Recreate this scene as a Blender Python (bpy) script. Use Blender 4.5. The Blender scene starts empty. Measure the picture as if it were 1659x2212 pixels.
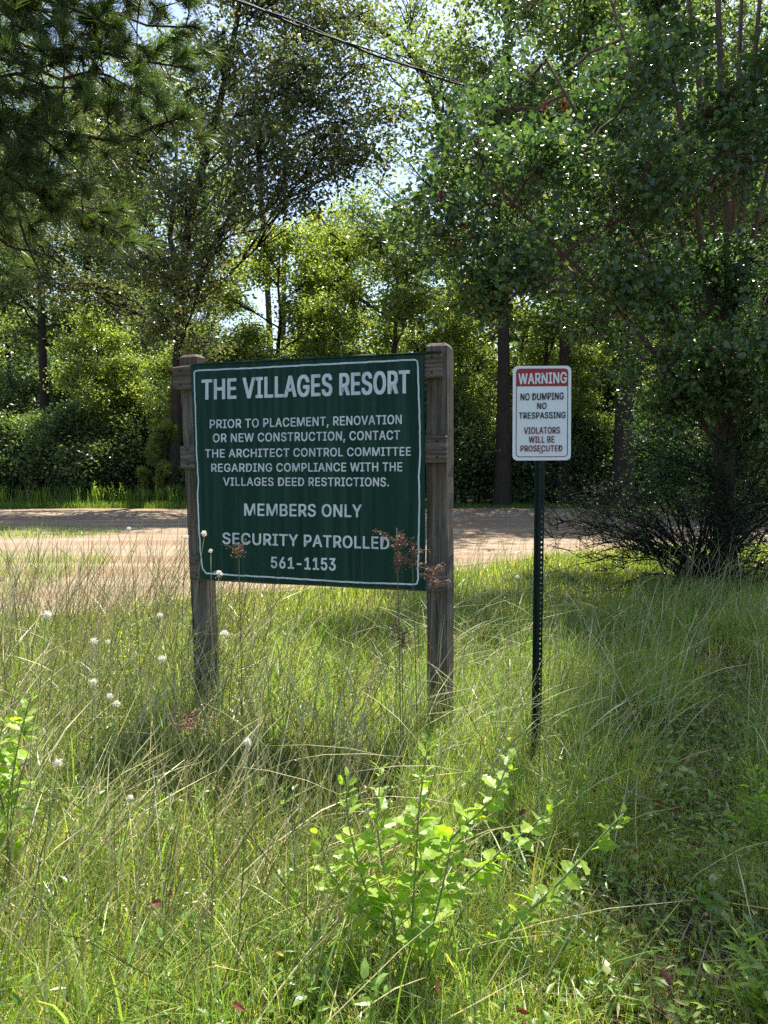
import bpy, math, random
import numpy as np
from mathutils import Vector
R = np.random.default_rng(11)
rad = math.radians
S = bpy.context.scene
COL = S.collection

# ------------------------------------------------------------------ camera, sky, sun, exposure
CAM_H = 1.5
F = 1662.0                       # focal length in photo units (photo taken as 1659 x 2212)
PITCH = math.atan(106 / F)
cd = bpy.data.cameras.new('camera'); cam = bpy.data.objects.new('camera', cd); COL.objects.link(cam)
cam.location = (0, 0, CAM_H); cam.rotation_euler = (math.pi / 2 - PITCH, 0, 0)
cd.sensor_fit = 'VERTICAL'; cd.sensor_height = 24; cd.lens = 24 * F / 2212
cd.clip_start = 0.05; cd.clip_end = 3000
S.camera = cam
SUN_EL, SUN_AZ = rad(61), rad(20)
w = bpy.data.worlds.new('World'); S.world = w; w.use_nodes = True
nt = w.node_tree; sky = nt.nodes.new('ShaderNodeTexSky'); sky.sky_type = 'NISHITA'; sky.sun_disc = False
sky.sun_elevation = SUN_EL; sky.sun_rotation = SUN_AZ; sky.air_density = 1.0; sky.dust_density = 1.4
nt.links.new(sky.outputs[0], nt.nodes['Background'].inputs[0]); nt.nodes['Background'].inputs[1].default_value = 0.10
sl = bpy.data.lights.new('sun', 'SUN'); so = bpy.data.objects.new('sun', sl); COL.objects.link(so)
sl.energy = 5.0; sl.angle = rad(0.5); sl.color = (1, .95, .86)
SUNV = Vector((math.sin(SUN_AZ) * math.cos(SUN_EL), math.cos(SUN_AZ) * math.cos(SUN_EL), math.sin(SUN_EL)))
so.rotation_euler = SUNV.to_track_quat('Z', 'Y').to_euler(); so.location = (0, 0, 30)
S.view_settings.view_transform = 'Standard'; S.view_settings.look = 'None'
S.view_settings.exposure = 1.4; S.view_settings.gamma = 1; S.view_settings.use_curve_mapping = False
S.render.engine = 'CYCLES'
cy = S.cycles
cy.max_bounces = 7; cy.diffuse_bounces = 4; cy.glossy_bounces = 2; cy.transmission_bounces = 4; cy.transparent_max_bounces = 4
cy.caustics_reflective = False; cy.caustics_refractive = False
cy.use_denoising = False
cy.sample_clamp_indirect = 4.0

# ------------------------------------------------------------------ pixel helpers (photo point + distance -> world point)
cp, sp = math.cos(PITCH), math.sin(PITCH)
def ray(u, v):
    x, y = (u - 829.5) / F, (1106 - v) / F
    return np.array([x, cp + y * sp, -sp + y * cp])
def P(u, v, d):                  # d = distance along the ground (world y)
    r = ray(u, v); k = d / r[1]
    return np.array([0, 0, CAM_H]) + r * k
def G(u, v):
    r = ray(u, v); k = -CAM_H / r[2]
    return np.array([0, 0, CAM_H]) + r * k
def onplane(u, v, p0, n, off=0.0):
    r = ray(u, v); o = np.array([0, 0, CAM_H])
    return o + r * (np.dot(p0 + n * off - o, n) / np.dot(r, n))

# ------------------------------------------------------------------ mesh helpers
class Geo:
    def __init__(s): s.V = []; s.F = []; s.M = []; s.n = 0
    def add(s, v, *faces, mat=0):
        v = np.asarray(v, np.float32).reshape(-1, 3)
        for f in faces:
            f = np.asarray(f, np.int64)
            s.F.append(f + s.n); s.M.append(np.full(len(f), mat, np.int32))
        s.V.append(v); s.n += len(v)
def build(name, g, mats, parent=None, loc=None, smooth=False):
    me = bpy.data.meshes.new(name)
    V = np.concatenate(g.V) if g.V else np.zeros((0, 3), np.float32)
    if loc is not None: V = V - np.asarray(loc, np.float32)
    me.vertices.add(len(V)); me.vertices.foreach_set('co', V.astype(np.float32).ravel())
    tot = np.concatenate([np.full(len(f), f.shape[1], np.int32) for f in g.F])
    idx = np.concatenate([f.ravel() for f in g.F]).astype(np.int32)
    start = np.concatenate([[0], np.cumsum(tot)[:-1]]).astype(np.int32)
    me.loops.add(len(idx)); me.loops.foreach_set('vertex_index', idx)
    me.polygons.add(len(tot)); me.polygons.foreach_set('loop_start', start); me.polygons.foreach_set('loop_total', tot)
    me.polygons.foreach_set('material_index', np.concatenate(g.M))
    me.polygons.foreach_set('use_smooth', np.full(len(tot), bool(smooth)))
    for m in (mats if isinstance(mats, (list, tuple)) else [mats]): me.materials.append(m)
    me.update(calc_edges=True); me.validate()
    o = bpy.data.objects.new(name, me); COL.objects.link(o)
    if parent is not None: o.parent = parent
    elif loc is not None: o.location = tuple(float(a) for a in loc)
    return o
def tag(o, label=None, cat=None, group=None, kind=None):
    for k, v in (('label', label), ('category', cat), ('group', group), ('kind', kind)):
        if v: o[k] = v
    return o
def thing(name, loc, label, cat, group=None):
    o = bpy.data.objects.new(name, None); COL.objects.link(o); o.location = tuple(float(a) for a in loc)
    o.empty_display_size = .2
    return tag(o, label, cat, group)
def dup(root, loc, rotz=0, scale=1, label=None, group=None):
    r = root.copy(); COL.objects.link(r); r.location = tuple(float(a) for a in loc)
    r.rotation_euler = (0, 0, rotz); r.scale = (scale,) * 3 if not hasattr(scale, '__len__') else scale
    if label: r['label'] = label
    if group: r['group'] = group
    for ch in root.children:
        c = ch.copy(); COL.objects.link(c); c.parent = r
        for gc in ch.children:
            q = gc.copy(); COL.objects.link(q); q.parent = c
    return r
def nrm(a): return a / np.maximum(np.linalg.norm(a, axis=-1, keepdims=True), 1e-9)
def tubes(g, paths, radii, sides=5, mat=0):
    """paths M x K x 3, radii M x K"""
    p = np.asarray(paths, float); r = np.asarray(radii, float)
    if p.ndim == 2: p = p[None]; r = r[None]
    M, K, _ = p.shape
    t = np.empty_like(p); t[:, 1:-1] = p[:, 2:] - p[:, :-2]; t[:, 0] = p[:, 1] - p[:, 0]; t[:, -1] = p[:, -1] - p[:, -2]
    t = nrm(t)
    av = nrm(p[:, -1] - p[:, 0]); ref = np.where((np.abs(av[:, 2:3]) > .8), np.array([[1., .13, 0]]), np.array([[.1, .07, 1.]]))
    a = nrm(np.cross(t, ref[:, None, :])); b = np.cross(t, a)
    an = np.arange(sides) / sides * 2 * np.pi
    v = p[:, :, None, :] + r[:, :, None, None] * (a[:, :, None, :] * np.cos(an)[None, None, :, None] + b[:, :, None, :] * np.sin(an)[None, None, :, None])
    base = (np.arange(M)[:, None, None] * K + np.arange(K - 1)[None, :, None]) * sides
    j = np.arange(sides)[None, None, :]; j2 = (j + 1) % sides
    f = np.stack([base + j, base + j2, base + sides + j2, base + sides + j], -1).reshape(-1, 4)
    caps = ((np.arange(M) * K + K - 1) * sides)[:, None] + np.arange(sides)[None]
    g.add(v.reshape(-1, 3), f, caps, mat=mat)
def curve_path(p0, p1, n=7, bow=.1, rng=R, wob=.03):
    p0, p1 = np.asarray(p0, float), np.asarray(p1, float); L = np.linalg.norm(p1 - p0)
    t = np.linspace(0, 1, n)[:, None]
    off = rng.normal(0, 1, 3) * L * bow
    q = p0 + (p1 - p0) * t + off * (4 * t * (1 - t)) * .5
    q[1:-1] += rng.normal(0, wob * L, (n - 2, 3))
    return q
def smooth_poly(pts, n):
    pts = np.asarray(pts, float); d = np.concatenate([[0], np.cumsum(np.linalg.norm(np.diff(pts, axis=0), axis=1))])
    tt = np.linspace(0, d[-1], n); out = np.stack([np.interp(tt, d, pts[:, i]) for i in range(3)], 1)
    for _ in range(2): out[1:-1] = (out[:-2] + 2 * out[1:-1] + out[2:]) / 4
    return out
LEAF4 = (np.array([[0, 0, 0], [.42, .5, .12], [1, 0, -.06], [.42, -.5, .12]]), np.array([[0, 2, 1], [0, 3, 2]]))
LEAF7 = (np.array([[0, 0, 0], [.45, 0, .0], [1, 0, -.18], [.18, .42, .10], [.58, .43, .06], [.18, -.42, .10], [.58, -.43, .06]]),
         np.array([[0, 1, 3], [1, 4, 3], [1, 2, 4], [0, 5, 1], [1, 5, 6], [1, 6, 2]]))
def toothed(n=7):
    v = []; 
    for i in range(n + 1):
        t = i / n; wd = .5 * math.sin(math.pi * min(1, t * .86 + .1)) ** .8 * (1 if i < n else 0) * (1.12 if i % 2 else .84)
        if i == 0: wd = .03
        z = -.22 * t * t
        v += [[t, 0, z], [t + .03, wd, z + .12 * wd + .02 * math.sin(i * 2.1)], [t + .03, -wd, z + .12 * wd - .02 * math.sin(i * 1.7)]]
    f = []
    for i in range(n):
        a = 3 * i; f += [[a, a + 3, a + 4, a + 1], [a, a + 2, a + 5, a + 3]]
    return np.array(v), np.array(f)
LEAFT = toothed()
def leaves(g, C, D, N, L, W, tmpl=LEAF4, mat=0):
    D = nrm(D); N = N - D * np.sum(N * D, -1, keepdims=True); N = nrm(N); B = np.cross(N, D)
    tv, tf = tmpl; k = len(tv); n = len(C)
    v = C[:, None, :] + tv[None, :, 0, None] * (D * L[:, None])[:, None, :] + tv[None, :, 1, None] * (B * W[:, None])[:, None, :] + tv[None, :, 2, None] * (N * np.minimum(L, W * 1.6)[:, None])[:, None, :]
    f = (np.arange(n)[:, None, None] * k + tf[None]).reshape(-1, tf.shape[1])
    g.add(v.reshape(-1, 3), f, mat=mat)

# ------------------------------------------------------------------ materials
def mat(name):
    m = bpy.data.materials.new(name); m.use_nodes = True; n = m.node_tree.nodes; n.clear()
    out = n.new('ShaderNodeOutputMaterial'); return m, m.node_tree, n, out
def ramp(nt, src, stops, interp='LINEAR'):
    r = nt.nodes.new('ShaderNodeValToRGB'); r.color_ramp.interpolation = interp; e = r.color_ramp.elements
    while len(e) < len(stops): e.new(.5)
    for el, (p, c) in zip(e, stops): el.position = p; el.color = (*c, 1)
    nt.links.new(src, r.inputs[0]); return r.outputs[0]
def noise(nt, scale, coord=None, detail=4, rough=.55, vec_scale=None):
    t = nt.nodes.new('ShaderNodeTexNoise'); t.inputs['Scale'].default_value = scale; t.inputs['Detail'].default_value = detail; t.inputs['Roughness'].default_value = rough
    tc = nt.nodes.new('ShaderNodeTexCoord'); src = tc.outputs[coord or 'Object']
    if vec_scale:
        mp = nt.nodes.new('ShaderNodeMapping'); mp.inputs['Scale'].default_value = vec_scale; nt.links.new(src, mp.inputs[0]); src = mp.outputs[0]
    nt.links.new(src, t.inputs['Vector']); return t.outputs['Fac']
def mixc(nt, fac, a, b, mode='MIX'):
    m = nt.nodes.new('ShaderNodeMix'); m.data_type = 'RGBA'; m.blend_type = mode
    for s, val in ((m.inputs[0], fac), (m.inputs[6], a), (m.inputs[7], b)):
        if hasattr(val, 'is_output'): nt.links.new(val, s)
        else: s.default_value = val if not hasattr(val, '__len__') else (*val, 1)
    return m.outputs[2]
def bump(nt, h, strength=.5, dist=.02):
    b = nt.nodes.new('ShaderNodeBump'); b.inputs['Strength'].default_value = strength; b.inputs['Distance'].default_value = dist
    nt.links.new(h, b.inputs['Height']); return b.outputs[0]
def principled(nt, out, color, rough=.8, spec=.3, normal=None):
    p = nt.nodes.new('ShaderNodeBsdfPrincipled'); p.inputs['Roughness'].default_value = rough; p.inputs['Specular IOR Level'].default_value = spec
    if hasattr(color, 'is_output'): nt.links.new(color, p.inputs['Base Color'])
    else: p.inputs['Base Color'].default_value = (*color, 1)
    if normal is not None: nt.links.new(normal, p.inputs['Normal'])
    nt.links.new(p.outputs[0], out.inputs[0]); return p
def leaf_mat(name, stops, trans=.45, rough=.42, spec=.45, tint=(2.0, 2.0, .75), blotch=0):
    m, nt, n, out = mat(name)
    ge = n.new('ShaderNodeNewGeometry'); c = ramp(nt, ge.outputs['Random Per Island'], stops)
    if blotch: c = mixc(nt, 1.0, c, ramp(nt, noise(nt, blotch, None, 4, .6), [(.3, (.62, .66, .6)), (.5, (1, 1, 1)), (.72, (1.1, 1.05, .9)), (.78, (.75, .55, .3))]), 'MULTIPLY')
    p = principled(nt, out, c, rough, spec)
    t = n.new('ShaderNodeBsdfTranslucent'); nt.links.new(mixc(nt, 1.0, c, tint, 'MULTIPLY'), t.inputs[0])
    mx = n.new('ShaderNodeMixShader'); mx.inputs[0].default_value = trans
    nt.links.new(p.outputs[0], mx.inputs[1]); nt.links.new(t.outputs[0], mx.inputs[2]); nt.links.new(mx.outputs[0], out.inputs[0])
    return m
def bark_mat(name, c0, c1, s=(9, 9, 1.6), b=.8):
    m, nt, n, out = mat(name); f = noise(nt, 3, None, 6, .65, s)
    principled(nt, out, ramp(nt, f, [(.3, c0), (.7, c1)]), .9, .15, bump(nt, f, b, .03)); return m
def plain(name, c, rough=.6, spec=.4, metal=0):
    m, nt, n, out = mat(name); p = principled(nt, out, c, rough, spec); p.inputs['Metallic'].default_value = metal; return m
M = {}
M['oak_leaf'] = leaf_mat('oak_leaf', [(0, (.06, .09, .035)), (.5, (.10, .135, .055)), (.85, (.16, .19, .085)), (1, (.25, .22, .11))], .4, .28, .6, (1.7, 1.65, .8))
M['far_leaf'] = leaf_mat('far_leaf', [(0, (.07, .115, .05)), (.5, (.105, .155, .062)), (.85, (.15, .20, .08)), (1, (.24, .27, .13))], .5, .3, .55, (2.1, 2.1, .9))
M['lime_leaf'] = leaf_mat('lime_leaf', [(0, (.10, .155, .045)), (.6, (.16, .22, .06)), (1, (.25, .28, .10))], .52, .34, .5, (2.0, 1.95, .75))
M['gloss_leaf'] = leaf_mat('gloss_leaf', [(0, (.035, .08, .03)), (.5, (.06, .12, .035)), (.9, (.10, .17, .05)), (1, (.16, .21, .08))], .36, .27, .6, (1.6, 1.6, .85))
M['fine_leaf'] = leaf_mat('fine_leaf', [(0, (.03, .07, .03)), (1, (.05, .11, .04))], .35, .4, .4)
M['dark_leaf'] = leaf_mat('dark_leaf', [(0, (.055, .095, .04)), (.7, (.10, .15, .055)), (1, (.16, .21, .08))], .42, .3, .55, (1.9, 1.9, .8))
M['needle'] = leaf_mat('needle', [(0, (.04, .075, .03)), (.7, (.065, .11, .035)), (.92, (.10, .15, .045)), (1, (.18, .11, .05))], .38, .4, .45)
M['needle_far'] = leaf_mat('needle_far', [(0, (.06, .10, .05)), (1, (.10, .15, .06))], .35, .45, .4)
M['weed_leaf'] = leaf_mat('weed_leaf', [(0, (.22, .33, .045)), (.6, (.30, .43, .06)), (1, (.36, .47, .08))], .55, .4, .45, (1.5, 1.7, .4), blotch=45)
M['dead_leaf'] = leaf_mat('dead_leaf', [(0, (.10, .02, .015)), (1, (.17, .05, .03))], .3, .5, .3, (1.2, .8, .6))
M['grass_short'] = leaf_mat('grass_short', [(0, (.18, .26, .035)), (.45, (.28, .36, .055)), (.75, (.38, .42, .10)), (.9, (.46, .40, .17)), (1, (.54, .45, .26))], .5, .32, .5, (1.75, 1.8, .7))
M['grass_tuft'] = leaf_mat('grass_tuft', [(0, (.11, .20, .04)), (.6, (.19, .30, .06)), (.88, (.27, .35, .09)), (1, (.48, .41, .2))], .46, .34, .5, (1.75, 1.8, .75))
M['grass_stem'] = leaf_mat('grass_stem', [(0, (.10, .11, .035)), (.22, (.24, .26, .07)), (.42, (.44, .43, .15)), (.62, (.62, .54, .27)), (.86, (.70, .62, .40)), (1, (.14, .08, .045))], .12, .35, .5, (1.5, 1.5, .8))
M['grass_arch'] = leaf_mat('grass_arch', [(0, (.30, .33, .15)), (.6, (.42, .42, .22)), (1, (.50, .46, .30))], .35, .4, .5, (1.1, 1.1, .7))
M['thatch'] = leaf_mat('thatch', [(0, (.16, .11, .07)), (.5, (.27, .20, .12)), (1, (.38, .32, .20))], .2, .7, .2, (1, .9, .7))
M['verge'] = leaf_mat('verge', [(0, (.10, .17, .03)), (.6, (.15, .23, .04)), (1, (.22, .26, .07))], .5, .5, .3, (1.7, 1.8, .6))
M['oak_bark'] = bark_mat('oak_bark', (.02, .016, .013), (.065, .052, .04), (9, 9, 1.6), 1.0)
M['pine_bark'] = bark_mat('pine_bark', (.022, .016, .013), (.085, .058, .042))
M['grey_bark'] = bark_mat('grey_bark', (.05, .045, .04), (.14, .125, .11))
M['red_bark'] = bark_mat('red_bark', (.07, .048, .036), (.24, .165, .12), (14, 14, 1.2), .6)
M['twig'] = plain('twig', (.022, .018, .016), .85, .2)
M['weed_stem'] = plain('weed_stem', (.17, .23, .08), .6, .3)
M['dry_stem'] = plain('dry_stem', (.20, .15, .08), .7, .2)
M['rust_seed'] = leaf_mat('rust_seed', [(0, (.10, .05, .035)), (.6, (.19, .10, .065)), (1, (.30, .20, .13))], .15, .6, .3, (1.2, .9, .7))
M['fluff'] = leaf_mat('fluff', [(0, (.72, .70, .62)), (1, (.88, .86, .80))], .55, .8, .1, (1, 1, .95))
M['petal'] = leaf_mat('petal', [(0, (.75, .52, .03)), (1, (.85, .65, .06))], .4, .5, .3, (1, .95, .4))
M['white'] = None

def wood_mat(name, scale):
    m, nt, n, out = mat(name)
    a = noise(nt, 2.2, None, 8, .7, scale); b = noise(nt, 1.6, None, 3, .5, (1, 1, 1)); k = noise(nt, 9, None, 2, .5, tuple(s * .35 for s in scale))
    c = ramp(nt, a, [(.32, (.02, .017, .014)), (.45, (.085, .072, .058)), (.6, (.19, .165, .135)), (.8, (.34, .305, .26))])
    c = mixc(nt, ramp(nt, b, [(.4, (0, 0, 0)), (.7, (.6, .6, .6))]), c, (.13, .075, .04))
    c = mixc(nt, ramp(nt, k, [(.68, (0, 0, 0)), (.74, (.7, .7, .7))]), c, (.03, .024, .02))
    principled(nt, out, c, .88, .2, bump(nt, a, .9, .006)); return m
M['post_wood'] = wood_mat('post_wood', (26, 26, .9))
M['rail_wood'] = wood_mat('rail_wood', (1.3, 5, 30))
def sign_green():
    m, nt, n, out = mat('sign_green')
    a = noise(nt, 2.0, None, 4, .6, (16, 16, .5)); b = noise(nt, 3.5, None, 3, .5, (1, 1, .35))
    c = ramp(nt, b, [(.3, (.003, .027, .017)), (.7, (.005, .042, .027))])
    c = mixc(nt, ramp(nt, a, [(.42, (0, 0, 0)), (.7, (.9, .9, .9))]), c, (.020, .068, .048))
    p = principled(nt, out, c, .5, .16)
    return m
M['sign_green'] = sign_green()
def vinyl():
    m, nt, n, out = mat('sign_white'); a = noise(nt, 7, None, 5, .6, (1, 1, .8)); b = noise(nt, 2.0, None, 3, .6, (20, 20, .6))
    c = ramp(nt, a, [(.35, (.55, .60, .62)), (.65, (.78, .80, .81))])
    c = mixc(nt, ramp(nt, b, [(.46, (0, 0, 0)), (.72, (.7, .7, .7))]), c, (.36, .44, .44))
    principled(nt, out, c, .5, .4); return m
M['sign_white'] = vinyl()
M['plate_white'] = plain('plate_white', (.80, .82, .82), .35, .5)
M['plate_red'] = plain('plate_red', (.34, .008, .016), .4, .45)
M['plate_maroon'] = plain('plate_maroon', (.20, .02, .03), .45, .4)
M['plate_black'] = plain('plate_black', (.012, .012, .014), .45, .4)
M['bolt'] = plain('bolt', (.42, .43, .44), .4, .5, .8)
M['post_steel'] = plain('post_steel', (.006, .016, .013), .5, .22)
M['cable'] = plain('cable', (.012, .012, .014), .7, .2)

def soil():
    m, nt, n, out = mat('ground_soil')
    a = noise(nt, 1.3, None, 8, .65); b = noise(nt, 40, None, 6, .7); g = noise(nt, .8, None, 5, .6)
    c = ramp(nt, b, [(.3, (.025, .019, .013)), (.55, (.065, .05, .032)), (.75, (.15, .115, .075))])
    c = mixc(nt, ramp(nt, g, [(.35, (0, 0, 0)), (.65, (.8, .8, .8))]), c, ramp(nt, b, [(.3, (.02, .03, .01)), (.7, (.06, .075, .028))]))
    principled(nt, out, c, .95, .1, bump(nt, b, .8, .03)); return m
M['soil'] = soil()
def dirt():
    m, nt, n, out = mat('road_dirt')
    a = noise(nt, .35, None, 6, .6, (.35, 1, 1)); b = noise(nt, 30, None, 6, .7); st = noise(nt, 1.2, None, 6, .65, (.12, 1.4, 1))
    c = ramp(nt, a, [(.3, (.25, .19, .13)), (.55, (.325, .255, .18)), (.75, (.38, .31, .23))])
    c = mixc(nt, ramp(nt, st, [(.42, (.75, .75, .75)), (.56, (0, 0, 0))]), c, (.23, .15, .09))
    c = mixc(nt, ramp(nt, b, [(.30, (.55, .55, .55)), (.5, (0, 0, 0))]), c, (.20, .125, .08))
    principled(nt, out, c, .95, .1, bump(nt, b, .7, .03)); return m
M['dirt'] = dirt()
M['clod'] = leaf_mat('clod', [(0, (.08, .055, .04)), (.6, (.20, .145, .10)), (1, (.34, .28, .22))], 0.0, .9, .1)

# ------------------------------------------------------------------ ground and road
g = Geo(); nx = 60
xs = np.concatenate([np.linspace(-400, -15, 12), np.linspace(-14, 14, 57), np.linspace(15, 400, 12)])
ys = np.concatenate([[-60, -20, -5], np.linspace(0, 14, 57), np.linspace(15, 30, 16), [40, 60, 100, 200, 500]])
X, Y = np.meshgrid(xs, ys); Z = np.zeros_like(X)
near = np.clip((10.0 - Y) / 2, 0, 1) * (np.abs(X) < 13)
Z += near * (.022 * np.sin(X * 2.1 + .7 * Y) * np.sin(Y * 1.7 + .3) + .014 * np.sin(X * 5.3) * np.sin(Y * 4.1 + 1))
idx = np.arange(len(ys) * len(xs)).reshape(len(ys), len(xs))
g.add(np.stack([X, Y, Z], -1), np.stack([idx[:-1, :-1], idx[:-1, 1:], idx[1:, 1:], idx[1:, :-1]], -1).reshape(-1, 4))
tag(build('ground', g, M['soil'], smooth=True), kind='structure')
def gz(x, y):
    n_ = np.clip((10.0 - y) / 2, 0, 1)
    return n_ * (.022 * np.sin(x * 2.1 + .7 * y) * np.sin(y * 1.7 + .3) + .014 * np.sin(x * 5.3) * np.sin(y * 4.1 + 1))
def near_edge(x):
    return np.interp(x, [-14, -6, -3.2, -2.2, -1.5, -.6, .3, 1.2, 2.5, 5, 9, 60], [6.6, 7.0, 7.3, 8.0, 8.6, 9.3, 9.8, 10.7, 12.2, 13.6, 14.6, 16])
def far_edge(x): return 25.2 + .35 * np.sin(x * .5) + .02 * x
xr = np.concatenate([np.linspace(-120, -15, 15), np.linspace(-14, 14, 113), np.linspace(15, 120, 15)])
ne = near_edge(xr) + .18 * np.sin(xr * 3.1) + .1 * np.sin(xr * 7.7 + 1); fe = far_edge(xr) + .1 * np.sin(xr * 5)
g = Geo(); K = 70; tt = np.linspace(0, 1, K)
V = np.stack([np.repeat(xr[:, None], K, 1), ne[:, None] + (fe - ne)[:, None] * tt[None], np.full((len(xr), K), .006)], -1)
V[:, :, 2] += np.clip(.016 + .014 * np.sin(V[:, :, 1] * 2.3 + .35 * np.sin(V[:, :, 0] * .4)) + .010 * np.sin(V[:, :, 1] * 5.1 + .8 * V[:, :, 0]) + R.normal(0, .004, V.shape[:2]), 0, .06) * np.clip(np.minimum(tt, 1 - tt) * 12, 0, 1)[None]
idx = np.arange(len(xr) * K).reshape(len(xr), K)
g.add(V, np.stack([idx[:-1, :-1], idx[1:, :-1], idx[1:, 1:], idx[:-1, 1:]], -1).reshape(-1, 4))
tag(build('dirt_road', g, M['dirt']), kind='structure')

g = Geo(); n = 1500; x = R.uniform(-9, 8, n); y = near_edge(x) + .1 + (R.random(n) ** 1.6) * 12; rr_ = np.exp(R.normal(-4.6, .55, n)); rr_[:8] *= 3
octa = np.array([[1, 0, 0], [0, 1, 0], [-1, 0, 0], [0, -1, 0], [0, 0, .75], [0, 0, -.4]]); of = np.array([[0, 1, 4], [1, 2, 4], [2, 3, 4], [3, 0, 4], [1, 0, 5], [2, 1, 5], [3, 2, 5], [0, 3, 5]])
v_ = octa[None] * rr_[:, None, None] * R.uniform(.6, 1.3, (n, 6, 1)); a_ = R.uniform(0, 6.28, n); v_ = np.stack([v_[:, :, 0] * np.cos(a_)[:, None] - v_[:, :, 1] * np.sin(a_)[:, None], v_[:, :, 0] * np.sin(a_)[:, None] + v_[:, :, 1] * np.cos(a_)[:, None], v_[:, :, 2]], -1)
g.add((v_ + np.stack([x, y, np.full(n, .008)], -1)[:, None]).reshape(-1, 3), (np.arange(n)[:, None, None] * 6 + of[None]).reshape(-1, 3))
tag(build('gravel', g, M['clod']), 'loose stones and clods scattered on the dirt road', 'gravel', kind='stuff')

# ------------------------------------------------------------------ grass (nobody could count the blades)
def grass(g, x, y, h, wdt, bend, seg=3, az=None, head=0.0, z0=None, rng=R, power=2.0, mat=0):
    n = len(x); az = rng.uniform(0, 2 * np.pi, n) if az is None else az
    z0 = gz(x, y) if z0 is None else z0
    lean = np.stack([np.cos(az), np.sin(az), np.zeros(n)], -1)
    wa = az + np.pi / 2 + rng.normal(0, .5, n); wd = np.stack([np.cos(wa), np.sin(wa), np.zeros(n)], -1)
    ts = np.linspace(0, 1, seg + 1); rows = []
    base = np.stack([x, y, z0 - .01], -1)
    for i, t in enumerate(ts):
        up = h * (t - .42 * bend * t ** power)
        c = base + lean * (h * bend * .75 * t ** power)[:, None] + np.array([0, 0, 1.]) * up[:, None]
        if i < seg:
            ww = wdt * (1 - .75 * t)
            if head and t > .74: ww = wdt * head
            rows += [c - wd * ww[:, None] / 2, c + wd * ww[:, None] / 2]
        else: rows.append(c)
    V = np.stack(rows, 1); k = 2 * seg + 1
    q = np.array([[2 * i, 2 * i + 1, 2 * i + 3, 2 * i + 2] for i in range(seg - 1)]).reshape(-1, 4)
    o = np.arange(n)[:, None, None] * k
    tri = np.array([[2 * seg - 2, 2 * seg - 1, 2 * seg]])
    if seg > 1: g.add(V.reshape(-1, 3), (o + q[None]).reshape(-1, 4), (o + tri[None]).reshape(-1, 3), mat=mat)
    else: g.add(V.reshape(-1, 3), (o + tri[None]).reshape(-1, 3), mat=mat)
def scatter(n, y0, y1, wf=.53, pad=.35, pw=1.0):
    y = y0 + (y1 - y0) * R.random(n) ** pw; x = R.uniform(-1, 1, n) * (wf * y + pad); return x, y
def path_w(x, y):                     # 1 on the trodden path at the right, 0 away from it
    cx = np.interp(y, [1.7, 2.2, 2.8, 4.2, 5.5], [.80, .85, 1.10, 1.85, 2.6]); return np.exp(-((x - cx) / .30) ** 2)
def nz(x, y, s, ph=0):
    return .5 + .25 * (np.sin(x * s + 1.7 * np.sin(y * s * .7 + ph)) + np.sin(y * s * 1.1 + 1.3 * np.sin(x * s * .8 + 2 * ph)))
# ---- short green grass
g = Geo()
x, y = scatter(210000, 1.7, 6.2, pw=1.0)
h = (.05 + .13 * R.random(len(x)) + .07 * nz(x, y, 3)) * (1 - .45 * path_w(x, y)); keep = R.random(len(x)) < (.08 + 1.0 * nz(x, y, 6.3, 1) * nz(x, y, 2.1, 2) ** .5) * (1 - .1 * path_w(x, y))
x, y, h = x[keep], y[keep], h[keep]
grass(g, x, y, h, R.uniform(.0022, .0046, len(x)), R.uniform(.2, 1.25, len(x)), 3)
x, y = scatter(90000, 5.8, 14.2, pw=.8)
keep = y < near_edge(x) + R.normal(0, .25, len(x)); x, y = x[keep], y[keep]
grass(g, x, y, R.uniform(.06, .20, len(x)), R.uniform(.005, .009, len(x)), R.uniform(.1, .9, len(x)), 2)
tag(build('short_grass', g, M['grass_short']), 'low bright green grass covering the verge', 'grass', kind='stuff')
# ---- green tufts
g = Geo()
def tufts(n, per, y0, y1, cond, hr, spread=.06, wr=(.002, .0042), bendr=(.1, .95)):
    cx, cyy = scatter(n, y0, y1); k = cond(cx, cyy); cx, cyy = cx[k], cyy[k]
    hh = R.uniform(*hr, len(cx))
    x = np.repeat(cx, per) + R.normal(0, spread, len(cx) * per); y = np.repeat(cyy, per) + R.normal(0, spread, len(cx) * per)
    h = np.repeat(hh, per) * R.uniform(.45, 1.1, len(x))
    az = np.arctan2(y - np.repeat(cyy, per), x - np.repeat(cx, per)) + R.normal(0, .6, len(x))
    k = (y < near_edge(x) - .1) & (y > 1.65)
    x, y, h, az = x[k], y[k], h[k], az[k]
    grass(g, x, y, h, R.uniform(*wr, len(x)), R.uniform(*bendr, len(x)), 5, az)
off_path = lambda x, y: R.random(len(x)) > 1.3 * path_w(x, y)
tufts(800, 36, 2.9, 7.5, lambda x, y: off_path(x, y) & (x > .1) & (y > 2.9 + .0 * x), (.28, .58))
tufts(1000, 26, 1.7, 7.0, lambda x, y: off_path(x, y) & (x < .45), (.18, .42))
tufts(420, 24, 6.3, 13, lambda x, y: (R.random(len(x)) < .9), (.15, .55), .10, (.004, .008))
tufts(560, 9, 1.7, 6.5, lambda x, y: off_path(x, y), (.2, .5), .05, (.006, .012), (.2, 1.2))
tag(build('tufted_grass', g, M['grass_tuft']), 'knee-high tufts of soft green grass round the sign posts', 'grass', kind='stuff')
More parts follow.
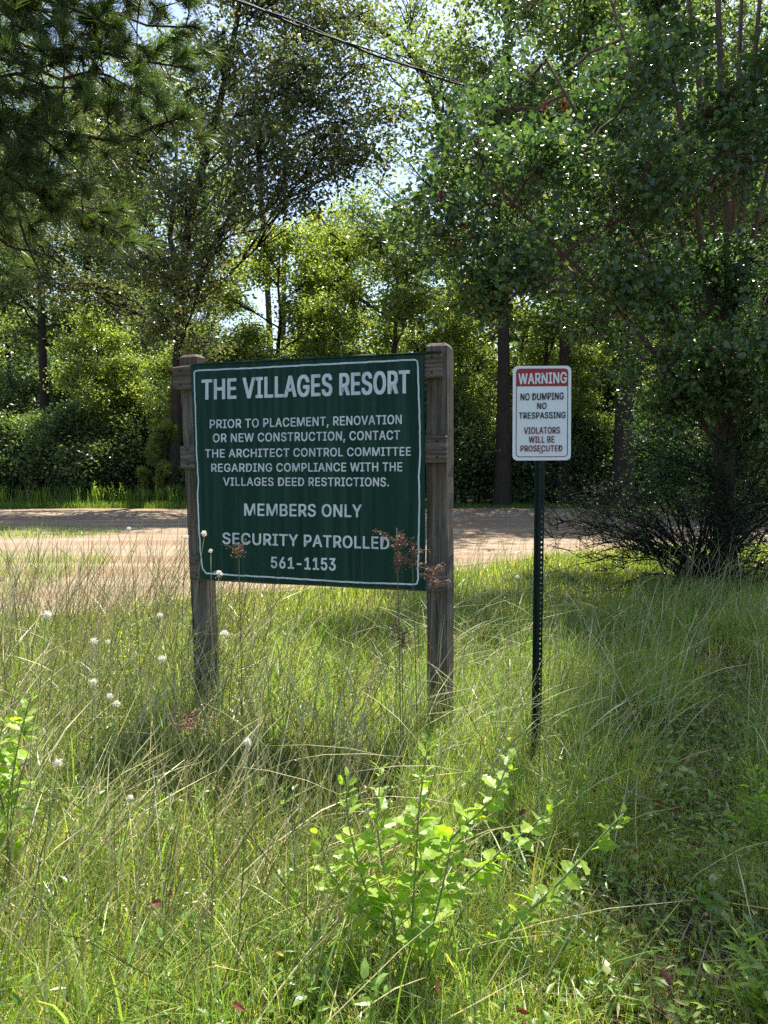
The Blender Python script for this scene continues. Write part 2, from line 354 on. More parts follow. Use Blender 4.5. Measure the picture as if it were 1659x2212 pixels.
# ---- tall dry stems
g = Geo()
x, y = scatter(11500, 1.75, 7.6, pw=.95)
wl = np.clip((.45 - x) / .7, .10, 1) * (.35 + .65 * nz(x, y, 2.6, 2)) * (1 - path_w(x, y)) * np.clip((y - 1.5) / .8, .35, 1)
wl *= np.where(y > 4.3, np.where(x > -.9, .25, .8), 1) 
k = (R.random(len(x)) < wl) & (y < near_edge(x) + .2); x, y = x[k], y[k]
n = len(x); h = R.uniform(.34, .92, n) * np.where(x < .3, 1, .82) * np.clip(.66 + .14 * (y - 1.8), .66, 1.22)
az = np.where(R.random(n) < .55, R.normal(0, .8, n), R.uniform(0, 6.28, n))
def stalks(g, x, y, h, rad_, tilt, bend, az, rings=6, top=1.5, spike=0):
    n = len(x); t = np.linspace(0, 1, rings)[None, :, None]; ln = np.stack([np.cos(az), np.sin(az), np.zeros(n)], -1)[:, None]
    T = tilt[:, None, None] ; B = bend[:, None, None]; H = h[:, None, None]
    p = np.stack([x, y, gz(x, y) - .01], -1)[:, None] + ln * H * (np.sin(T) * t + B * .6 * t ** 2.4) + np.array([0, 0, 1.]) * H * (np.cos(T) * t - .35 * B * t ** 2.4)
    p = p + R.normal(0, .004, p.shape) * t
    if spike:
        sel = np.where((R.random(n) < spike) & (y < 5.5))[0]
        for q_ in range(12):
            tt = R.uniform(.74, 1.0, len(sel)); fi = tt * (rings - 1); i0 = np.minimum(fi.astype(int), rings - 2); c = p[sel, i0] + (p[sel, i0 + 1] - p[sel, i0]) * (fi - i0)[:, None]
            d = nrm(p[sel, i0 + 1] - p[sel, i0]) + R.normal(0, .35, (len(sel), 3)); leaves(g, c, d, R.normal(0, 1, (len(sel), 3)), R.uniform(.008, .018, len(sel)), R.uniform(.0025, .005, len(sel)))
    prof = np.interp(np.linspace(0, 1, rings), [0, .72, .8, .93, 1], [1, .62, .62 * top, .62 * top, .2])
    tubes(g, p, rad_[:, None] * prof[None], 3)
stalks(g, x, y, h, R.uniform(.0013, .0029, n), np.abs(R.normal(.30, .2, n)), np.abs(R.normal(.12, .22, n)), az, spike=.3)
# leaning and fallen straw among them
x, y = scatter(4500, 1.75, 6.5); k = R.random(len(x)) < np.clip((.5 - x) / .7, .12, 1) * (.3 + .7 * nz(x, y, 2.2, 4)); x, y = x[k], y[k]; n = len(x)
stalks(g, x, y, R.uniform(.3, .7, n), R.uniform(.0013, .0026, n), R.uniform(.7, 1.45, n), R.normal(0, .2, n), R.uniform(0, 6.28, n), 5, 1)
# greener seed stalks on the shaded side
x, y = scatter(4600, 2.9, 10.5); k = (x > .25) & (R.random(len(x)) < (.3 + .7 * nz(x, y, 2.4, 5)) * (1 - path_w(x, y))) & (y < near_edge(x) - .3); x, y = x[k], y[k]; n = len(x)
stalks(g, x, y, R.uniform(.35, .85, n), R.uniform(.0011, .0022, n), np.abs(R.normal(.2, .16, n)), np.abs(R.normal(.25, .25, n)), np.where(R.random(n) < .6, R.normal(0, .9, n), R.uniform(0, 6.28, n)), 6, 1.8, .4)
tag(build('tall_grass', g, M['grass_stem']), 'tall thin olive and straw-coloured grass stems', 'grass', kind='stuff')
g = Geo()
x, y = scatter(1000, 2.3, 6.2); k = (y > R.uniform(2.2, 3.4, len(y))) & (R.random(len(x)) < np.where((x > -.2) & (x < 1.2) & (y > 3), .9, .32) * (1 - .7 * path_w(x, y))); x, y = x[k], y[k]; n = len(x)
az = np.where(R.random(n) < .65, R.normal(.1, .5, n), R.normal(np.pi, .6, n))
grass(g, x, y, R.uniform(.5, .95, n), R.uniform(.0026, .0042, n), R.uniform(.55, 1.15, n), 9, az, head=1.2, power=2.4)
tag(build('arching_grass', g, M['grass_arch']), 'pale arching seed stalks catching the sun', 'grass', kind='stuff')
# ---- fallen thatch
g = Geo()
x, y = scatter(15000, 1.7, 6.0); k = R.random(len(x)) < (.22 + .35 * path_w(x, y)); x, y = x[k], y[k]; n = len(x)
a = R.uniform(0, 6.28, n); el = np.abs(R.normal(0, .22, n)); D = np.stack([np.cos(a) * np.cos(el), np.sin(a) * np.cos(el), np.sin(el)], -1)
leaves(g, np.stack([x, y, gz(x, y) + R.uniform(.004, .05, n)], -1), D, np.stack([R.normal(0, .3, n), R.normal(0, .3, n), np.ones(n)], -1), R.uniform(.06, .3, n), R.uniform(.002, .0045, n))
x, y = scatter(120, 1.8, 5); n = len(x); a = R.uniform(0, 6.28, n)
leaves(g, np.stack([x, y, gz(x, y) + R.uniform(.03, .2, n)], -1), np.stack([np.cos(a), np.sin(a), R.normal(0, .4, n)], -1), R.normal(0, .6, (n, 3)) + [0, 0, 1], R.uniform(.03, .06, n), R.uniform(.015, .03, n), LEAF7, mat=1)
tag(build('dry_thatch', g, [M['thatch'], M['dead_leaf']]), 'dead straw and thatch lying on the ground', 'thatch', kind='stuff')
# ---- low ground cover on the shaded path
g = Geo()
x, y = scatter(26000, 1.7, 5.5); k = R.random(len(x)) < (.25 + .7 * np.clip((x - .35) / .3, 0, 1)) * nz(x, y, 5, 3); x, y = x[k], y[k]; n = len(x)
C = np.stack([x, y, gz(x, y) + R.uniform(.01, .12, n)], -1); a = R.uniform(0, 6.28, n)
leaves(g, C, np.stack([np.cos(a), np.sin(a), R.normal(.15, .4, n)], -1), np.stack([R.normal(0, .4, n), R.normal(0, .4, n), np.ones(n)], -1), R.uniform(.018, .05, n), R.uniform(.007, .016, n))
m = 620; cx, cyy = scatter(m, 1.75, 4.6); per = 11; x = np.repeat(cx, per) + R.normal(0, .03, m * per); y = np.repeat(cyy, per) + R.normal(0, .03, m * per); hh = np.repeat(R.uniform(.05, .28, m), per)
n = m * per; zz = gz(x, y) + hh * R.random(n); a = R.uniform(0, 6.28, n); sz = np.repeat(R.uniform(.022, .055, m), per) * R.uniform(.6, 1.1, n)
leaves(g, np.stack([x, y, zz], -1), np.stack([np.cos(a), np.sin(a), R.normal(.3, .4, n)], -1), np.stack([R.normal(0, .5, n), R.normal(0, .5, n), np.ones(n)], -1), sz, sz * np.repeat(R.uniform(.25, .6, m), per), LEAF7)
tubes(g, np.stack([np.stack([cx, cyy, gz(cx, cyy)], -1), np.stack([cx, cyy, gz(cx, cyy) + hh[::per]], -1)], 1), np.broadcast_to(np.array([.0016, .001]), (m, 2)), 3)
tag(build('ground_cover', g, M['grass_tuft']), 'creeping small-leaved weeds between the grass', 'ground cover', kind='stuff')
# ---- far verge of the road, and the grassy tongue in the road
g = Geo()
n = 26000; x = R.uniform(-16, 18, n); y = far_edge(x) + np.abs(R.normal(0, 1.1, n)) - .1
hh = R.uniform(.12, .38, n) * np.where(x < -4.5, 1, .55)
grass(g, x, y, hh, R.uniform(.012, .022, n), R.uniform(.1, .8, n), 2, z0=np.zeros(n))
n = 900; x = R.uniform(-15, -5, n); y = far_edge(x) + R.uniform(.5, 1.8, n); grass(g, x, y, R.uniform(.5, 1.0, n), R.uniform(.03, .05, n), R.uniform(.1, .5, n), 3, z0=np.zeros(n))
tag(build('far_verge_grass', g, M['verge']), 'sunlit lime green grass along the far side of the dirt road', 'grass', kind='stuff')
g = Geo()
n = 5000; a = R.uniform(0, 6.28, n); rr = np.sqrt(R.random(n)); x = -9.2 + 3.6 * rr * np.cos(a); y = 17.0 + 1.8 * rr * np.sin(a) + .12 * x
grass(g, x, y, R.uniform(.06, .28, n) * (1.1 - .5 * rr), R.uniform(.01, .02, n), R.uniform(.1, .9, n), 2, z0=np.zeros(n))
n = 3500; x = R.uniform(-9, -4.0, n); y = R.uniform(8.4, 12, n) - .2 * (x + 6); grass(g, x, y, R.uniform(.08, .4, n), R.uniform(.007, .012, n), R.uniform(.1, .9, n), 3, z0=np.zeros(n))
tag(build('road_edge_grass', g, M['grass_tuft']), 'dull green grass growing in a tongue out into the road', 'grass', kind='stuff')

# ------------------------------------------------------------------ the big sign
def Z1(x, y): return (364.83 + x * .39352, 729.65 + y * .39352)
PD_L, PD_R = 4.40, 4.00
TL, BL, TR, BR = (P(*Z1(118, 152), PD_L), P(*Z1(172, 1322), PD_L), P(*Z1(1400, 92), PD_R), P(*Z1(1408, 1385), PD_R))
c0 = (TL + BL + TR + BR) / 4
uax = nrm((TR + BR - TL - BL)); vax = nrm((TL + TR - BL - BR)); pn = nrm(np.cross(uax, vax))       # normal towards the camera
if pn[1] > 0: pn = -pn
def pl(zx, zy, off=0.0): return onplane(*Z1(zx, zy), c0, pn, off)
sign_base = np.array([(TL[0] + TR[0]) / 2, (TL[1] + TR[1]) / 2 + .1, 0])
sign = thing('resort_sign', sign_base, 'large dark green sign board lettered in white, on two weathered timber posts', 'sign')
def slab(poly3, n, th):                     # closed prism: front polygon pushed back by th
    g = Geo(); p = np.asarray(poly3); k = len(p); v = np.concatenate([p, p - n * th]); j = np.arange(k); j2 = (j + 1) % k
    g.add(v, np.arange(k)[None], np.arange(2 * k - 1, k - 1, -1)[None], np.stack([j, j + k, j2 + k, j2], -1)); return g
def board_geo(a, b, xdir, ydir, wx, wy, bev=.006, chamfer_top=0.0):
    """beam from a to b (end centres), section wx along xdir and wy along ydir, long edges bevelled"""
    g = Geo(); hx, hy = wx / 2, wy / 2; e = bev
    sec = np.array([[-hx + e, -hy], [hx - e, -hy], [hx, -hy + e], [hx, hy - e], [hx - e, hy], [-hx + e, hy], [-hx, hy - e], [-hx, -hy + e]])
    L = np.linalg.norm(b - a); ax = (b - a) / L; rows = []
    nseg = max(4, int(L / .08)); 
    ts = list(np.linspace(0, 1 - (chamfer_top / L if chamfer_top else e / L), nseg)) + [1.0]
    rr = np.random.default_rng(int(abs(a[0] * 977 + b[2] * 311) * 10) + 5)
    for i, t in enumerate(ts):
        sc = 1 if i < len(ts) - 1 else (1 - 2 * (chamfer_top or e) / max(wx, wy))
        if i == 0: sc = 1 - 2 * e / max(wx, wy)
        c = a + (b - a) * t; jit = rr.normal(0, .0012, (8, 1))
        rows.append(c + xdir * (sec[:, :1] * sc + jit) + ydir * (sec[:, 1:] * sc + jit))
    v = np.concatenate(rows); n = len(ts); j = np.arange(8); j2 = (j + 1) % 8
    f = np.concatenate([np.stack([i * 8 + j, i * 8 + j2, (i + 1) * 8 + j2, (i + 1) * 8 + j], -1) for i in range(n - 1)])
    g.add(v, f, np.arange(8)[None], ((n - 1) * 8 + np.arange(8))[None]); return g
RAIL_T, PAN_T = .038, .008
# panel: gently buckled sheet
pan = Geo(); nu, nv = 25, 25
corn = [pl(118, 152), pl(1400, 92), pl(172, 1322), pl(1408, 1385)]
def pan_pt(s, t, off=0.0):
    p = (corn[0] * (1 - s) + corn[1] * s) * (1 - t) + (corn[2] * (1 - s) + corn[3] * s) * t
    return p + pn * (off)
front = np.array([[pan_pt(s, t) for s in np.linspace(0, 1, nu)] for t in np.linspace(0, 1, nv)])
back = front - pn * PAN_T
ii = np.arange(nu * nv).reshape(nv, nu); q = np.stack([ii[:-1, :-1], ii[1:, :-1], ii[1:, 1:], ii[:-1, 1:]], -1).reshape(-1, 4)
rim = np.concatenate([ii[0, :], ii[1:, -1], ii[-1, -2::-1], ii[-2:0:-1, 0]]); rim2 = np.roll(rim, -1)
pan.add(np.concatenate([front.reshape(-1, 3), back.reshape(-1, 3)]), q, q[:, ::-1] + nu * nv, np.stack([rim, rim2, rim2 + nu * nv, rim + nu * nv], -1))
panel = build('panel', pan, M['sign_green'], sign, sign_base)
# border line
def strip(points, wd, close=False):
    p = np.asarray(points, float); t = np.gradient(p, axis=0)
    s = nrm(np.cross(np.broadcast_to(pn, p.shape), t)); n = len(p); g = Geo()
    v = np.stack([p - s * wd / 2, p + s * wd / 2], 1).reshape(-1, 3); i = np.arange(n - 1)
    g.add(v, np.stack([2 * i, 2 * i + 1, 2 * i + 3, 2 * i + 2], -1)); return g
bz = [(205, 1293), (186, 1270), (172, 1170), (163, 1000), (157, 850), (162, 800), (159, 740), (152, 610), (146, 420), (140, 230), (139, 195), (144, 183), (160, 179), (500, 164), (900, 143), (1330, 121), (1352, 121), (1364, 130), (1367, 160), (1373, 350), (1378, 520), (1379, 640), (1372, 760), (1375, 900), (1370, 1150), (1368, 1325), (1360, 1352), (1330, 1353), (1000, 1342), (600, 1317), (400, 1305), (205, 1293)]
dense = []
for a, b in zip(bz[:-1], bz[1:]):
    k = max(2, int(math.hypot(b[0] - a[0], b[1] - a[1]) / 25))
    for i in range(k): dense.append((a[0] + (b[0] - a[0]) * i / k + R.normal(0, .7), a[1] + (b[1] - a[1]) * i / k + R.normal(0, .7)))
dense.append(bz[-1])
bp = [pl(x, y, .0015) for x, y in dense]
build('border_line', strip(bp, .0085), M['sign_white'], panel, sign_base)
import os
FONT = None
try: FONT = bpy.data.fonts.load(os.path.join(bpy.utils.system_resource('DATAFILES'), 'fonts', 'Inter.woff2'))      # ships with Blender
except Exception: pass
FONT_CACHE = {}
def text_uv(txt, bold=.02):
    """flat text mesh: points (x 0..1 over the line, y in cap heights) and triangles"""
    def tess(s):
        c = bpy.data.curves.new('t', 'FONT'); c.body = s; c.size = 1; c.resolution_u = 4; c.fill_mode = 'FRONT'
        if FONT: c.font = FONT
        c.space_character = 1.06
        o = bpy.data.objects.new('t', c); COL.objects.link(o); dg = bpy.context.evaluated_depsgraph_get(); dg.update()
        me = bpy.data.meshes.new_from_object(o.evaluated_get(dg)); me.calc_loop_triangles()
        v = np.empty(len(me.vertices) * 3, np.float32); me.vertices.foreach_get('co', v)
        t = np.empty(len(me.loop_triangles) * 3, np.int32); me.loop_triangles.foreach_get('vertices', t)
        bpy.data.objects.remove(o); bpy.data.curves.remove(c); bpy.data.meshes.remove(me)
        return v.reshape(-1, 3)[:, :2].astype(float), t.reshape(-1, 3)
    if bold not in FONT_CACHE:
        h, _ = tess('H'); FONT_CACHE[bold] = (h[:, 1].min(), h[:, 1].max())
    y0, y1 = FONT_CACHE[bold]; v, t = tess(txt)
    v[:, 0] = (v[:, 0] - v[:, 0].min()) / (v[:, 0].max() - v[:, 0].min()); v[:, 1] = (v[:, 1] - y0) / (y1 - y0)
    return v, t
def lettering(txt, quad, conv, p0, n, off, m, parent, base, bold=.02):
    """quad: (x left, y cap top, y baseline, x right, y cap top, y baseline) in zoom units"""
    v, t = text_uv(txt, bold); xl, tl, bl, xr_, tr, br = quad; g = Geo(); pts = []
    for s, h in v:
        X = xl + (xr_ - xl) * s; yb = bl + (br - bl) * s; yt = tl + (tr - tl) * s
        pts.append(onplane(*conv(X, yb + (yt - yb) * h), p0, n, off))
    pts = np.array(pts); iv = sorted((v[f, 0].min(), v[f, 0].max()) for f in t); gaps = []; hi = iv[0][1]; lim = .42 * abs(bl - tl) / abs(xr_ - xl)
    for a_, b_ in iv:
        if a_ - hi > lim: gaps.append((a_ + hi) / 2)
        hi = max(hi, b_)
    word = np.searchsorted(np.array(gaps), v[t].mean(1)[:, 0]) if gaps else np.zeros(len(t), int)
    ex = nrm(pts[np.argmax(v[:, 0])] - pts[np.argmin(v[:, 0])]); ey = np.array([0, 0, 1.]); ch = np.linalg.norm(onplane(*conv(xl, tl), p0, n) - onplane(*conv(xl, bl), p0, n)) * bold * 1.5
    for k in range(len(gaps) + 1):                 # one mesh per word, thickened by close layers
        g = Geo(); f = t[word == k]; u_, inv = np.unique(f, return_inverse=True)
        for i, (dx, dy) in enumerate(((0, 0), (-1, -.5), (1, -.5), (-1, .5), (1, .5), (0, .6), (0, -.6))): g.add(pts[u_] + ex * dx * ch + ey * dy * ch + n * (.00025 * i), inv.reshape(-1, 3))
        build('lettering', g, m, parent, base)
for txt, q, bo in [('THE VILLAGES RESORT', (183, 233, 338, 1318, 180, 302), .030), ('PRIOR TO PLACEMENT, RENOVATION', (226, 451, 497, 1277, 423, 472), .022),
               ('OR NEW CONSTRUCTION, CONTACT', (243, 528, 573, 1267, 509, 558), .022), ('THE ARCHITECT CONTROL COMMITTEE', (200, 613, 657, 1327, 600, 646), .022),
               ('REGARDING COMPLIANCE WITH THE', (234, 692, 735, 1280, 684, 732), .022), ('VILLAGES DEED RESTRICTIONS.', (299, 768, 811, 1207, 768, 815), .022),
               ('MEMBERS ONLY', (416, 911, 975, 1057, 917, 984), .024), ('SECURITY PATROLLED', (296, 1070, 1130, 1208, 1094, 1160), .024), ('561-1153', (562, 1203, 1262, 914, 1211, 1277), .028)]:
    lettering(txt, q, Z1, c0, pn, .002, M['sign_white'], panel, sign_base, bo)
# rails behind the panel, boards nailed to the posts
for (xa, ya, yb_, xb, yc, yd) in [(30, 155, 290, 1500, 78, 215), (72, 590, 722, 1528, 535, 686), (122, 1195, 1325, 1515, 1242, 1398)]:
    o1 = -PAN_T - RAIL_T / 2 - .001
    a = (pl(xa, ya, o1) + pl(xa, yb_, o1)) / 2; b = (pl(xb, yc, o1) + pl(xb, yd, o1)) / 2
    hgt = (np.linalg.norm(pl(xa, ya) - pl(xa, yb_)) + np.linalg.norm(pl(xb, yc) - pl(xb, yd))) / 2
    up = nrm(vax - nrm(b - a) * np.dot(vax, nrm(b - a)))
    rail = build('rail', board_geo(a, b, up, pn, hgt, RAIL_T, .005), M['rail_wood'], sign, sign_base)
    for e, sg in ((a, 1), (b, -1)):
        for s_ in (-.3, .3):
            gb = Geo(); c = e + nrm(b - a) * sg * .05 + up * hgt * s_ + pn * (RAIL_T / 2); an = np.arange(8) / 8 * 6.283
            ring = c + .006 * (np.cos(an)[:, None] * up + np.sin(an)[:, None] * nrm(b - a)); gb.add(np.concatenate([ring, ring + pn * .002]), (np.arange(8) + 8)[None], np.stack([np.arange(8), (np.arange(8) + 1) % 8, (np.arange(8) + 1) % 8 + 8, np.arange(8) + 8], -1))
            build('nail', gb, M['twig'], rail, sign_base)
for zx, zy in ((345, 150), (800, 128), (1230, 108), (430, 752), (1118, 748), (260, 1312), (760, 1345), (1240, 1366)):
    c = pl(zx, zy, .0008); an = np.arange(10) / 10 * 6.283; gb = Geo(); rg = .0055 * (np.cos(an)[:, None] * nrm(uax) + np.sin(an)[:, None] * nrm(vax)); j = np.arange(10)
    gb.add(np.concatenate([c + rg, c + rg * .8 + pn * .003]), (j + 10)[None], np.stack([j, (j + 1) % 10, (j + 1) % 10 + 10, j + 10], -1)); build('screw', gb, M['twig'], panel, sign_base)
# top drip moulding of the board
a, b = pl(118, 148, -.004), pl(1500, 78, -.004)
build('top_trim', board_geo(a, b, nrm(vax), pn, .010, .020, .002), M['sign_green'], sign, sign_base)
PO = -PAN_T - RAIL_T - .002
# posts, straight through from the ground to the cap
def post(zt, zb, z_ground_scale, wx, wy, cham):
    top = pl(*zt, PO - wy / 2); low = pl(*zb, PO - wy / 2)
    d = (low - top) / (top[2] - low[2]); bot = top + d * (top[2] + .35)
    ax = nrm(top - bot); xd = nrm(uax - ax * np.dot(uax, ax)); yd = np.cross(ax, xd)
    build('post', board_geo(bot, top, xd, yd, wx, wy, .007, cham), M['post_wood'], sign, sign_base)
post((128, 97), (189, 1420), 0, .116, .10, .016)
post((1488, 38), (1490, 1420), 0, .112, .165, .018)

# ------------------------------------------------------------------ the warning sign
def Z2(x, y): return (1056.07 + x * .36343, 748.86 + y * .36343)
WD = 3.75
wp = P(*Z2(315, 395), WD); yaw = rad(-4); wn = np.array([math.sin(yaw), -math.cos(yaw), 0.0])
wbase = np.array([P(*Z2(310, 800), WD)[0], WD + .02, 0])
warn = thing('warning_sign', wbase, 'white metal warning sign with red header on a dark green punched steel post', 'sign')
def wl_(x, y, off=0.0): return onplane(*Z2(x, y), wp, wn, off)
def quad_map(l, t_, r, b):                  # the sign's sheared outline in zoom units
    return lambda s, t: (143 + (490 - 143) * s - 3 * t, 115 - 2 * s + (562 + 0 * s) * t)
qm = quad_map(0, 0, 1, 1)
def rrect(x0, y0, x1, y1, r, k=6, asp=347 / 562):
    pts = []
    for cx, cy_, a0 in ((x1 - r, y0 + r * asp, -90), (x1 - r, y1 - r * asp, 0), (x0 + r, y1 - r * asp, 90), (x0 + r, y0 + r * asp, 180)):
        for i in range(k + 1):
            a = rad(a0 + 90 * i / k); pts.append((cx + r * math.cos(a), cy_ + r * asp * math.sin(a)))
    return pts
def wpts(pts, off): return np.array([wl_(*qm(*p), off) for p in pts])
plate = build('plate', slab(wpts(rrect(0, 0, 1, 1, .085), 0), wn, .002), M['plate_white'], warn, wbase)
def ring(o_, i_, off):
    a, b = wpts(o_, off), wpts(i_, off); n = len(a); j = np.arange(n); j2 = (j + 1) % n; g = Geo(); g.add(np.concatenate([a, b]), np.stack([j, j2, j2 + n, j + n], -1)); return g
build('border_line', ring(rrect(.055, .028, .948, .965, .065), rrect(.068, .036, .935, .957, .055), .0012), M['plate_maroon'], plate, wbase)
g = Geo(); bpz = [p for p in rrect(.055, .028, .948, .40, .065) if p[1] < .2]
bpz = sorted(bpz, key=lambda p: (p[0] > .5, p[1] if p[0] > .5 else -p[1])); bpz = [(.055, .215)] + bpz + [(.948, .215)]
pp = wpts(bpz, .0018); g.add(pp, np.arange(len(pp))[::-1][None]); build('red_header', g, M['plate_red'], plate, wbase)
for txt, q, m, bo in [('WARNING', (177, 161, 223, 461, 152, 215), 'plate_white', .022), ('NO DUMPING', (189, 279, 319, 444, 272, 313), 'plate_black', .018), ('NO', (288, 334, 370, 342, 333, 369), 'plate_black', .018),
                  ('TRESPASSING', (179, 392, 428, 455, 387, 424), 'plate_black', .018), ('VIOLATORS', (209, 480, 518, 421, 477, 515), 'plate_maroon', .019), ('WILL BE', (238, 534, 571, 389, 532, 569), 'plate_maroon', .019), ('PROSECUTED', (189, 588, 623, 436, 586, 621), 'plate_maroon', .019)]:
    lettering(txt, q, Z2, wp, wn, .0028, M[m], plate, wbase, bo)
for (bx, by) in ((315, 163), (311, 628)):
    c = wl_(bx, by, .002); gb = Geo(); an = np.arange(12) / 12 * 6.283; ex, ey = np.array([1, 0, 0.]), np.array([0, 0, 1.])
    for r_, o_ in ((.0062, 0), (.0062, .003), (.0035, .0055)):
        gb.V.append((c + r_ * (np.cos(an)[:, None] * ex + np.sin(an)[:, None] * ey) + wn * o_).astype(np.float32))
    j = np.arange(12); j2 = (j + 1) % 12; gb.n = 36
    for k in (0, 12): gb.F.append(np.stack([j + k, j2 + k, j2 + k + 12, j + k + 12], -1)); gb.M.append(np.zeros(12, np.int32))
    gb.F.append((j + 24)[None]); gb.M.append(np.zeros(1, np.int32))
    build('bolt', gb, M['bolt'], warn, wbase)
# punched hat-section post, turned a little so that the row of holes sits right of centre
def u_post():
    g = Geo(); zt = wl_(310, 150)[2]; zb = -.3; step = .0254; nseg = int((zt - zb) / step)
    ya = rad(20); ex = np.array([math.cos(ya), math.sin(ya), 0]); ey = np.array([-math.sin(ya), math.cos(ya), 0])
    px = P(*Z2(313, 900), WD + .03); o = np.array([px[0] + .004, WD + .032, 0]); o = o - ex * 0
    xs_ = P(*Z2(317, 900), WD + .03)[0]; o[0] = xs_
    hw = .0115
    # side walls and flanges (two-sided sheets with thickness)
    prof = [[(-hw, 0), (-.017, .018), (-.031, .018)], [(hw, 0), (.016, .018), (.024, .018)]]
    for pr in prof:
        th = .003
        out_ = np.array([o + ex * a + ey * b for a, b in pr]); inn = np.array([o + ex * a + ey * (b + th) for a, b in pr])
        sec = np.concatenate([out_, inn[::-1]]); k = len(sec)
        v = np.concatenate([sec + np.array([0, 0, zb]), sec + np.array([0, 0, zt])]); j = np.arange(k); j2 = (j + 1) % k
        g.add(v, np.stack([j, j2, j2 + k, j + k], -1), np.arange(k)[None], (np.arange(k) + k)[None])
    an = rad(22.5) + np.arange(8) / 8 * 6.283; oc = np.stack([np.cos(an), np.sin(an)], 1) * .0048
    sq = np.array([(1, .4), (.4, 1), (-.4, 1), (-1, .4), (-1, -.4), (-.4, -1), (.4, -1), (1, -.4)]) * np.array([hw, step / 2])
    sq = np.where(np.abs(sq) > .0, sq, sq); sq[:, 1] = np.array([.4, 1, 1, .4, -.4, -1, -1, -.4]) * step / 2; sq[:, 0] = np.array([1, .4, -.4, -1, -1, -.4, .4, 1]) * hw
    corner = np.array([(hw, step / 2), (-hw, step / 2), (-hw, -step / 2), (hw, -step / 2)])
    j = np.arange(8); j2 = (j + 1) % 8
    for i in range(nseg):
        zc = zb + (i + .5) * step
        allp = np.concatenate([oc, sq, corner]); v = o + ex * allp[:, :1] + np.array([0, 0, 1.]) * (allp[:, 1:] + zc)
        g.add(v, np.stack([j, j + 8, j2 + 8, j2], -1), np.array([[8, 16, 9], [10, 17, 11], [12, 18, 13], [14, 19, 15]]))
    return g
build('post', u_post(), M['post_steel'], warn, wbase)

# ------------------------------------------------------------------ trees
def crown_leaves(g, C, n_per, sig, L, tmpl=LEAF4, wl=(.5, .75), droop=.35, rng=R, flat=.7, mat=0, upn=.9):
    n = len(C) * n_per; c = np.repeat(C, n_per, 0) + rng.normal(0, 1, (n, 3)) * np.array([1, 1, flat]) * np.repeat(np.broadcast_to(sig, len(C)), n_per)[:, None]
    D = rng.normal(0, 1, (n, 3)); D[:, 2] = D[:, 2] * .5 - droop
    N = rng.normal(0, .75, (n, 3)); N[:, 2] += upn
    Ln = rng.uniform(*L, n); leaves(g, c, D, N, Ln, Ln * rng.uniform(*wl, n), tmpl, mat)
def in_lobe(c, Rr, n, rng):
    d = nrm(rng.normal(0, 1, (n, 3))) * rng.random((n, 1)) ** (1 / 2.3); return np.asarray(c) + d * np.asarray(Rr)
def make_crown(wood, lv, trunk, tr, lobes, rng, n_per=14, sig=.28, L=(.1, .16), tmpl=LEAF4, limb_r=.35, sub_r=.022, twig_sides=3, lmin=.25, wl=(.5, .75), droop=.35, flat=.7, dead=.0, upn=.9):
    """trunk: path points (K x 3); lobes: (centre, radii, clusters)"""
    tz = trunk[:, 2]
    for c, Rr, ncl in lobes:
        c = np.asarray(c, float); Rr = np.asarray(Rr, float) * np.ones(3)
        hd = np.linalg.norm(c[:2] - np.array([np.interp(c[2], tz, trunk[:, i]) for i in (0, 1)]))
        z0 = np.clip(c[2] - .35 * Rr[2] - .55 * hd, tz[0] + lmin * (tz[-1] - tz[0]), tz[-1] - .02 * (tz[-1] - tz[0]))
        s = np.array([np.interp(z0, tz, trunk[:, i]) for i in range(3)]); r0 = np.interp(z0, tz, tr) * limb_r
        limb = curve_path(s, c, 8, .12, rng, .02); limb = np.concatenate([limb, [c + (c - s) / max(1e-6, np.linalg.norm(c - s)) * Rr.mean() * .6]])
        tubes(wood, limb, np.linspace(max(r0, sub_r * 1.3), sub_r * .7, 9), 5)
        q = in_lobe(c, Rr, ncl, rng)
        ti = rng.integers(3, 9, ncl); st = limb[ti]; mid = (st + q) / 2 + rng.normal(0, .10, (ncl, 3)) * Rr.mean() + np.array([0, 0, .06]) * Rr.mean()
        m2 = (mid + q) / 2 + rng.normal(0, .04, (ncl, 3)) * Rr.mean()
        tubes(wood, np.stack([st, mid, m2, q], 1), np.broadcast_to(np.array([sub_r * .6, sub_r * .42, sub_r * .3, sub_r * .15]), (ncl, 4)), twig_sides)
        crown_leaves(lv, q, n_per, sig * rng.uniform(.7, 1.3, ncl), L, tmpl, wl, droop, rng, flat, upn=upn)
def trunk_path(h, lean, rng, n=9, wob=.012):
    t = np.linspace(0, 1, n); p = np.stack([lean[0] * t ** 1.3, lean[1] * t ** 1.3, h * t - .15], -1); p[1:-1, :2] += rng.normal(0, wob * h, (n - 2, 2)) * np.clip(np.linspace(-.1, 1.4, n - 2), 0.04, 1)[:, None]; return p
def taper(r, n, k=.8, flare=.35):
    t = np.linspace(0, 1, n); return r * (1 - k * t) * (1 + flare * np.exp(-t * n * .9))
def tree_thing(name, loc, label, cat, wood, lv, wm, lm, group=None):
    t = thing(name, loc, label, cat, group); build('trunk', wood, wm, t, smooth=True); build('crown', lv, lm, t); return t
def auto_lobes(h, z0, rmax, n, ncl, rng, shape=.6, lr=.32):
    out = []
    for i in range(n):
        t = (i + .5) / n; a = i * 2.4 + rng.normal(0, .4); rr = rmax * (math.sin(math.pi * (t * .82 + .14)) ** shape) * rng.uniform(.35, .95)
        z = z0 + (h - z0) * t; out.append(((rr * math.cos(a), rr * math.sin(a), z), np.array([1, 1, .72]) * rmax * lr * rng.uniform(.8, 1.25), ncl))
    return out
